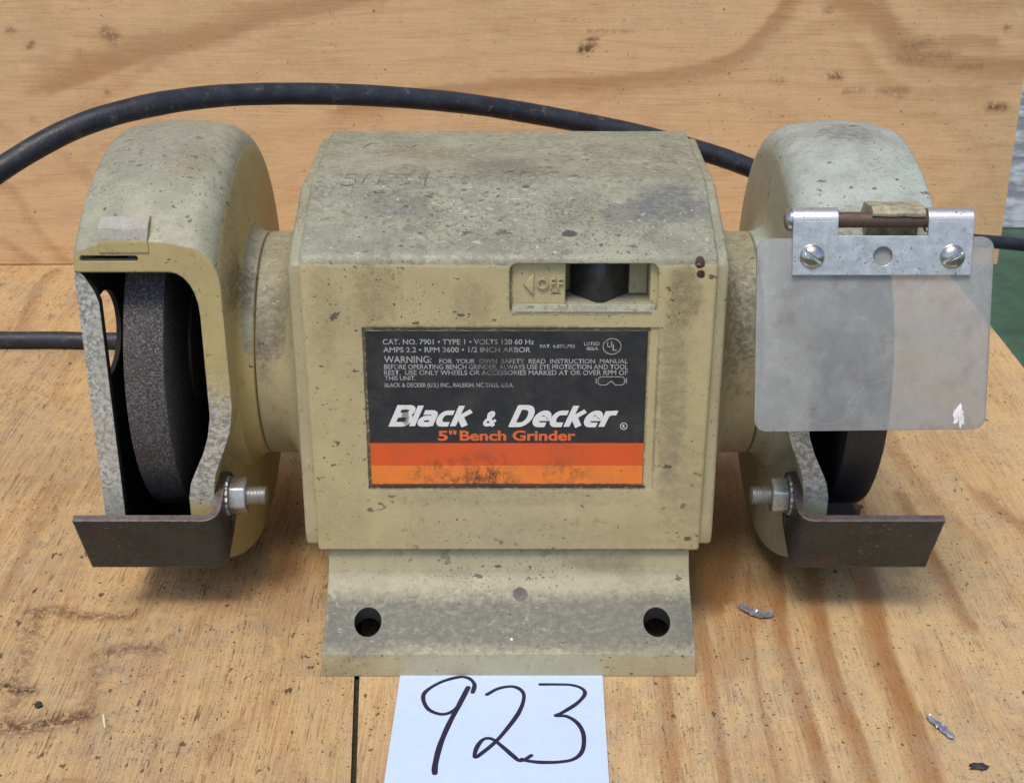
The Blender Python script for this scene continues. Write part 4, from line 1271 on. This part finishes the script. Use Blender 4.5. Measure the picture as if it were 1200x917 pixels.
for txt, (x0, x1, z0, z1), kind in ROWS:
    if kind == 'w':
        link('lettering', logo_word(txt, x0, x1, z0, z1), M_WHITEPRINT, plate, 0)
        continue
    me = text_mesh(txt, x0, x1, z0, z1, TY - (.02 if kind == 'o' else 0), .045 if kind == 'w' else .03 if kind == 'o' else .014, .32 if kind == 'w' else 0)
    link('lettering', me, {'g': M_GREYPRINT, 'w': M_WHITEPRINT, 'o': M_ORANGEPRINT}[kind], plate, 0)
def stroke_xz(pts, w, y, closed=False):
    p = [Vector(q) for q in pts]
    if closed:
        p.append(p[0])
    return ribbon(p, w, lambda q: V(q.x, y, q.y), 0)
def ring_pts(cx, cz, rx, rz, n=40):
    return [(cx + rx * math.cos(2 * math.pi * k / n), cz + rz * math.sin(2 * math.pi * k / n)) for k in range(n)]
link('print_mark', stroke_xz(ring_pts(29.9, 100.5, 2.6, 2.45), .26, TY, True), M_GREYPRINT, plate, 0)
link('lettering', text_mesh('U', 28.45, 29.9, 100.2, 102.1, TY, .015), M_GREYPRINT, plate, 0)
link('lettering', text_mesh('L', 30.1, 31.3, 99.2, 101.1, TY, .015), M_GREYPRINT, plate, 0)
link('print_mark', stroke_xz(ring_pts(34.1, 74.9, 1.0, 1.05, 28), .2, TY, True), M_WHITEPRINT, plate, 0)
link('lettering', text_mesh('R', 33.75, 34.45, 74.4, 75.4, TY, .03), M_WHITEPRINT, plate, 0)
gog = round_poly([(26.2, 90.9), (33.8, 90.9), (33.9, 88.3), (31.2, 88.3), (30.0, 89.6), (28.6, 88.3), (26.1, 88.3)], [.9, .9, .9, .4, .3, .4, .9], 4)
link('print_mark', stroke_xz(gog, .24, TY, True), M_GREYPRINT, plate, 0)
for x in (25.6, 34.4):
    link('print_mark', stroke_xz([(x, 90.3), (x, 88.9)], .3, TY), M_GREYPRINT, plate, 0)

# ---------------------------------------------------------------- power cord
low = [Vector(p) for p in CORD_LOW]                    # from behind the left guard to beyond the frame
upc = [Vector(p) for p in CORD_UP]
path = [Vector((-18, 151, 44)), Vector((-18, 172, 38)), Vector((-24, 205, 20)), Vector((-60, 245, 5)), Vector((-130, 262, 3.6))] + low + [Vector((-330, 250, 6)), Vector((-352, 215, 14)), Vector((-335, 165, 40))] + upc[1:]
link('power_cord', bm_mesh(tube(smooth_path(path, 10), lambda t: 3.95 - .95 * min(1, max(0, (t - .80) / .12)) + .12 * mnoise.noise(Vector((t * 60, 0, 0))), 20)), M_CORD, G)
link('strain_relief', bm_mesh(tube([(-18, 148, 45), (-18, 156, 43.5), (-18, 168, 39.6)], lambda t: 6.5 - 1.8 * t, 20)), M_BLACK, G)

# ---------------------------------------------------------------- number card and loose bits
def card_z(x, y):
    k = min(1, max(0, (-y - 4) / 30))
    return .38 + k * (.35 + .28 * math.sin(x * .085 + .6) + .22 * math.sin(y * .11 + x * .03))
bm = bmesh.new()
nu, nv = 30, 30
layers = []
for dz in (0, -.16):
    gr = []
    for j in range(nv + 1):
        t_ = j / nv
        gr.append([])
        for i in range(nu + 1):
            x = (-34.6 + 1.6 * t_) + 61.6 * i / nu; y = -78 + 79.5 * t_
            gr[j].append(bm.verts.new(V(x, y, card_z(x, y) + dz)))
    layers.append(gr)
    for j in range(nv):
        for i in range(nu):
            bm.faces.new((gr[j][i], gr[j][i + 1], gr[j + 1][i + 1], gr[j + 1][i]))
T_, B_ = layers
for i in range(nu):
    bm.faces.new((T_[0][i], T_[0][i + 1], B_[0][i + 1], B_[0][i])); bm.faces.new((T_[nv][i], T_[nv][i + 1], B_[nv][i + 1], B_[nv][i]))
for j in range(nv):
    bm.faces.new((T_[j][0], T_[j + 1][0], B_[j + 1][0], B_[j][0])); bm.faces.new((T_[j][nu], T_[j + 1][nu], B_[j + 1][nu], B_[j][nu]))
card = link('number_card', bm_mesh(bm), M_PAPER)
tag(card, 'white paper card reading 923, tucked under the front of the grinder', 'card')
for j, d in enumerate(DIGITS):
    bmj = bmesh.new()
    for i, st in enumerate(d):
        pth = [Vector((p[0], p[1])) for p in smooth_path([(a, c, 0) for a, c in st], 8)]
        m2 = ribbon(pth, 1.65 if (j, i) == (0, 1) else 1.32, lambda q: V(q.x, q.y, card_z(q.x, q.y) + .05 + .012 * i), .16, i + 3 * j)
        bmj.from_mesh(m2); bpy.data.meshes.remove(m2)
    mj = bpy.data.meshes.new('m'); bmj.to_mesh(mj); bmj.free()
    link('handwritten_digit', mj, M_INK, card, 0)

def crumb(name, loc, size, mat, seed, squash=.5, elong=(1, 1)):
    bm = bmesh.new()
    bmesh.ops.create_icosphere(bm, subdivisions=3, radius=1)
    for v in bm.verts:
        k = 1 + .55 * mnoise.noise(v.co * 1.7 + Vector((seed * 7.3, 0, 0))) + .25 * mnoise.noise(v.co * 4 + Vector((0, seed * 3.1, 0)))
        v.co = Vector((v.co.x * elong[0] * size, v.co.y * elong[1] * size, v.co.z * squash * size)) * k * MM
    zmin = min(v.co.z for v in bm.verts)
    for v in bm.verts:
        v.co += V(*loc) - Vector((0, 0, zmin)) * .75
    return link(name, bm_mesh(bm), mat)
def shaving(name, pts, w, mat, seed):
    """crumpled strip lying on the bench"""
    pth = smooth_path(pts, 8)
    bm = bmesh.new()
    rows = []
    for i, p in enumerate(pth):
        t = (pth[min(i + 1, len(pth) - 1)] - pth[max(i - 1, 0)]).normalized()
        q = Vector((-t.y, t.x, 0))
        e = 1 - abs(2 * i / (len(pth) - 1) - 1) ** 4 * .7
        rows.append([[bm.verts.new((p + q * w * e * (k - 2) / 2 + Vector((0, 0, dz + (.5 + .9 * mnoise.noise(Vector((i * .5, k * .9, seed)))) ))) * MM) for k in range(5)] for dz in (0, -.25)])
    for A, B in zip(rows, rows[1:]):
        for L0, L1 in ((A[0], B[0]), (A[1], B[1])):
            for k in range(4):
                bm.faces.new((L0[k], L0[k + 1], L1[k + 1], L1[k]))
        for k in (0, 4):
            bm.faces.new((A[0][k], B[0][k], B[1][k], A[1][k]))
    for E_ in (rows[0], rows[-1]):
        for k in range(4):
            bm.faces.new((E_[0][k], E_[0][k + 1], E_[1][k + 1], E_[1][k]))
    return link(name, bm_mesh(bm), mat, None, 60)
s1 = shaving('foil_scrap', [(75.6, 38.6, .5), (78, 35.8, .6), (80.6, 33.4, .5), (83.2, 32.6, .6), (86, 33.4, .8)], 1.6, M_FOIL, 1)
tag(s1, 'curved silver foil scrap on the bench below the right tool rest', 'foil scrap')
s2 = shaving('foil_scrap', [(122.2, -20.6, .5), (124, -24, .6), (125.6, -27.6, .6), (127, -31, .5)], 1.2, M_FOIL, 4)
tag(s2, 'straight bluish foil scrap in the lower right corner of the bench', 'foil scrap')
tag(crumb('dark_pellet', (-138.9, -15.3, 0), 1.1, M_DARKBIT, 2, .8), 'small dark round pellet on the bench at the lower left', 'pellet')
sp_ = link('splinter', bm_mesh(tube([(-118.6, -19.6, .5), (-117.6, -22.6, .7), (-116.4, -26, .5)], lambda t: .45 - .25 * abs(2 * t - 1), 6)), M_PALEWOOD)
tag(sp_, 'thin pale wood splinter on the bench at the lower left', 'splinter')
tag(crumb('bark_chip', (130.8, -43, 0), 1.7, M_DARKBIT, 6, .35, (1.5, .8)), 'flat dark bark chip near the lower right corner', 'chip')
tag(crumb('leaf_litter', (123, 101, 0), 4.2, M_LEAF, 9, .7, (1.4, .9)), 'clump of brown litter on the bench behind the right tool rest', 'litter')
tag(crumb('pale_chip', (-107.2, 35.4, 57.6), .8, M_PALEWOOD, 11, .5, (1.5, .8)), 'tiny pale chip clinging to the front of the left wheel', 'chip')

scene.frame_set(1)
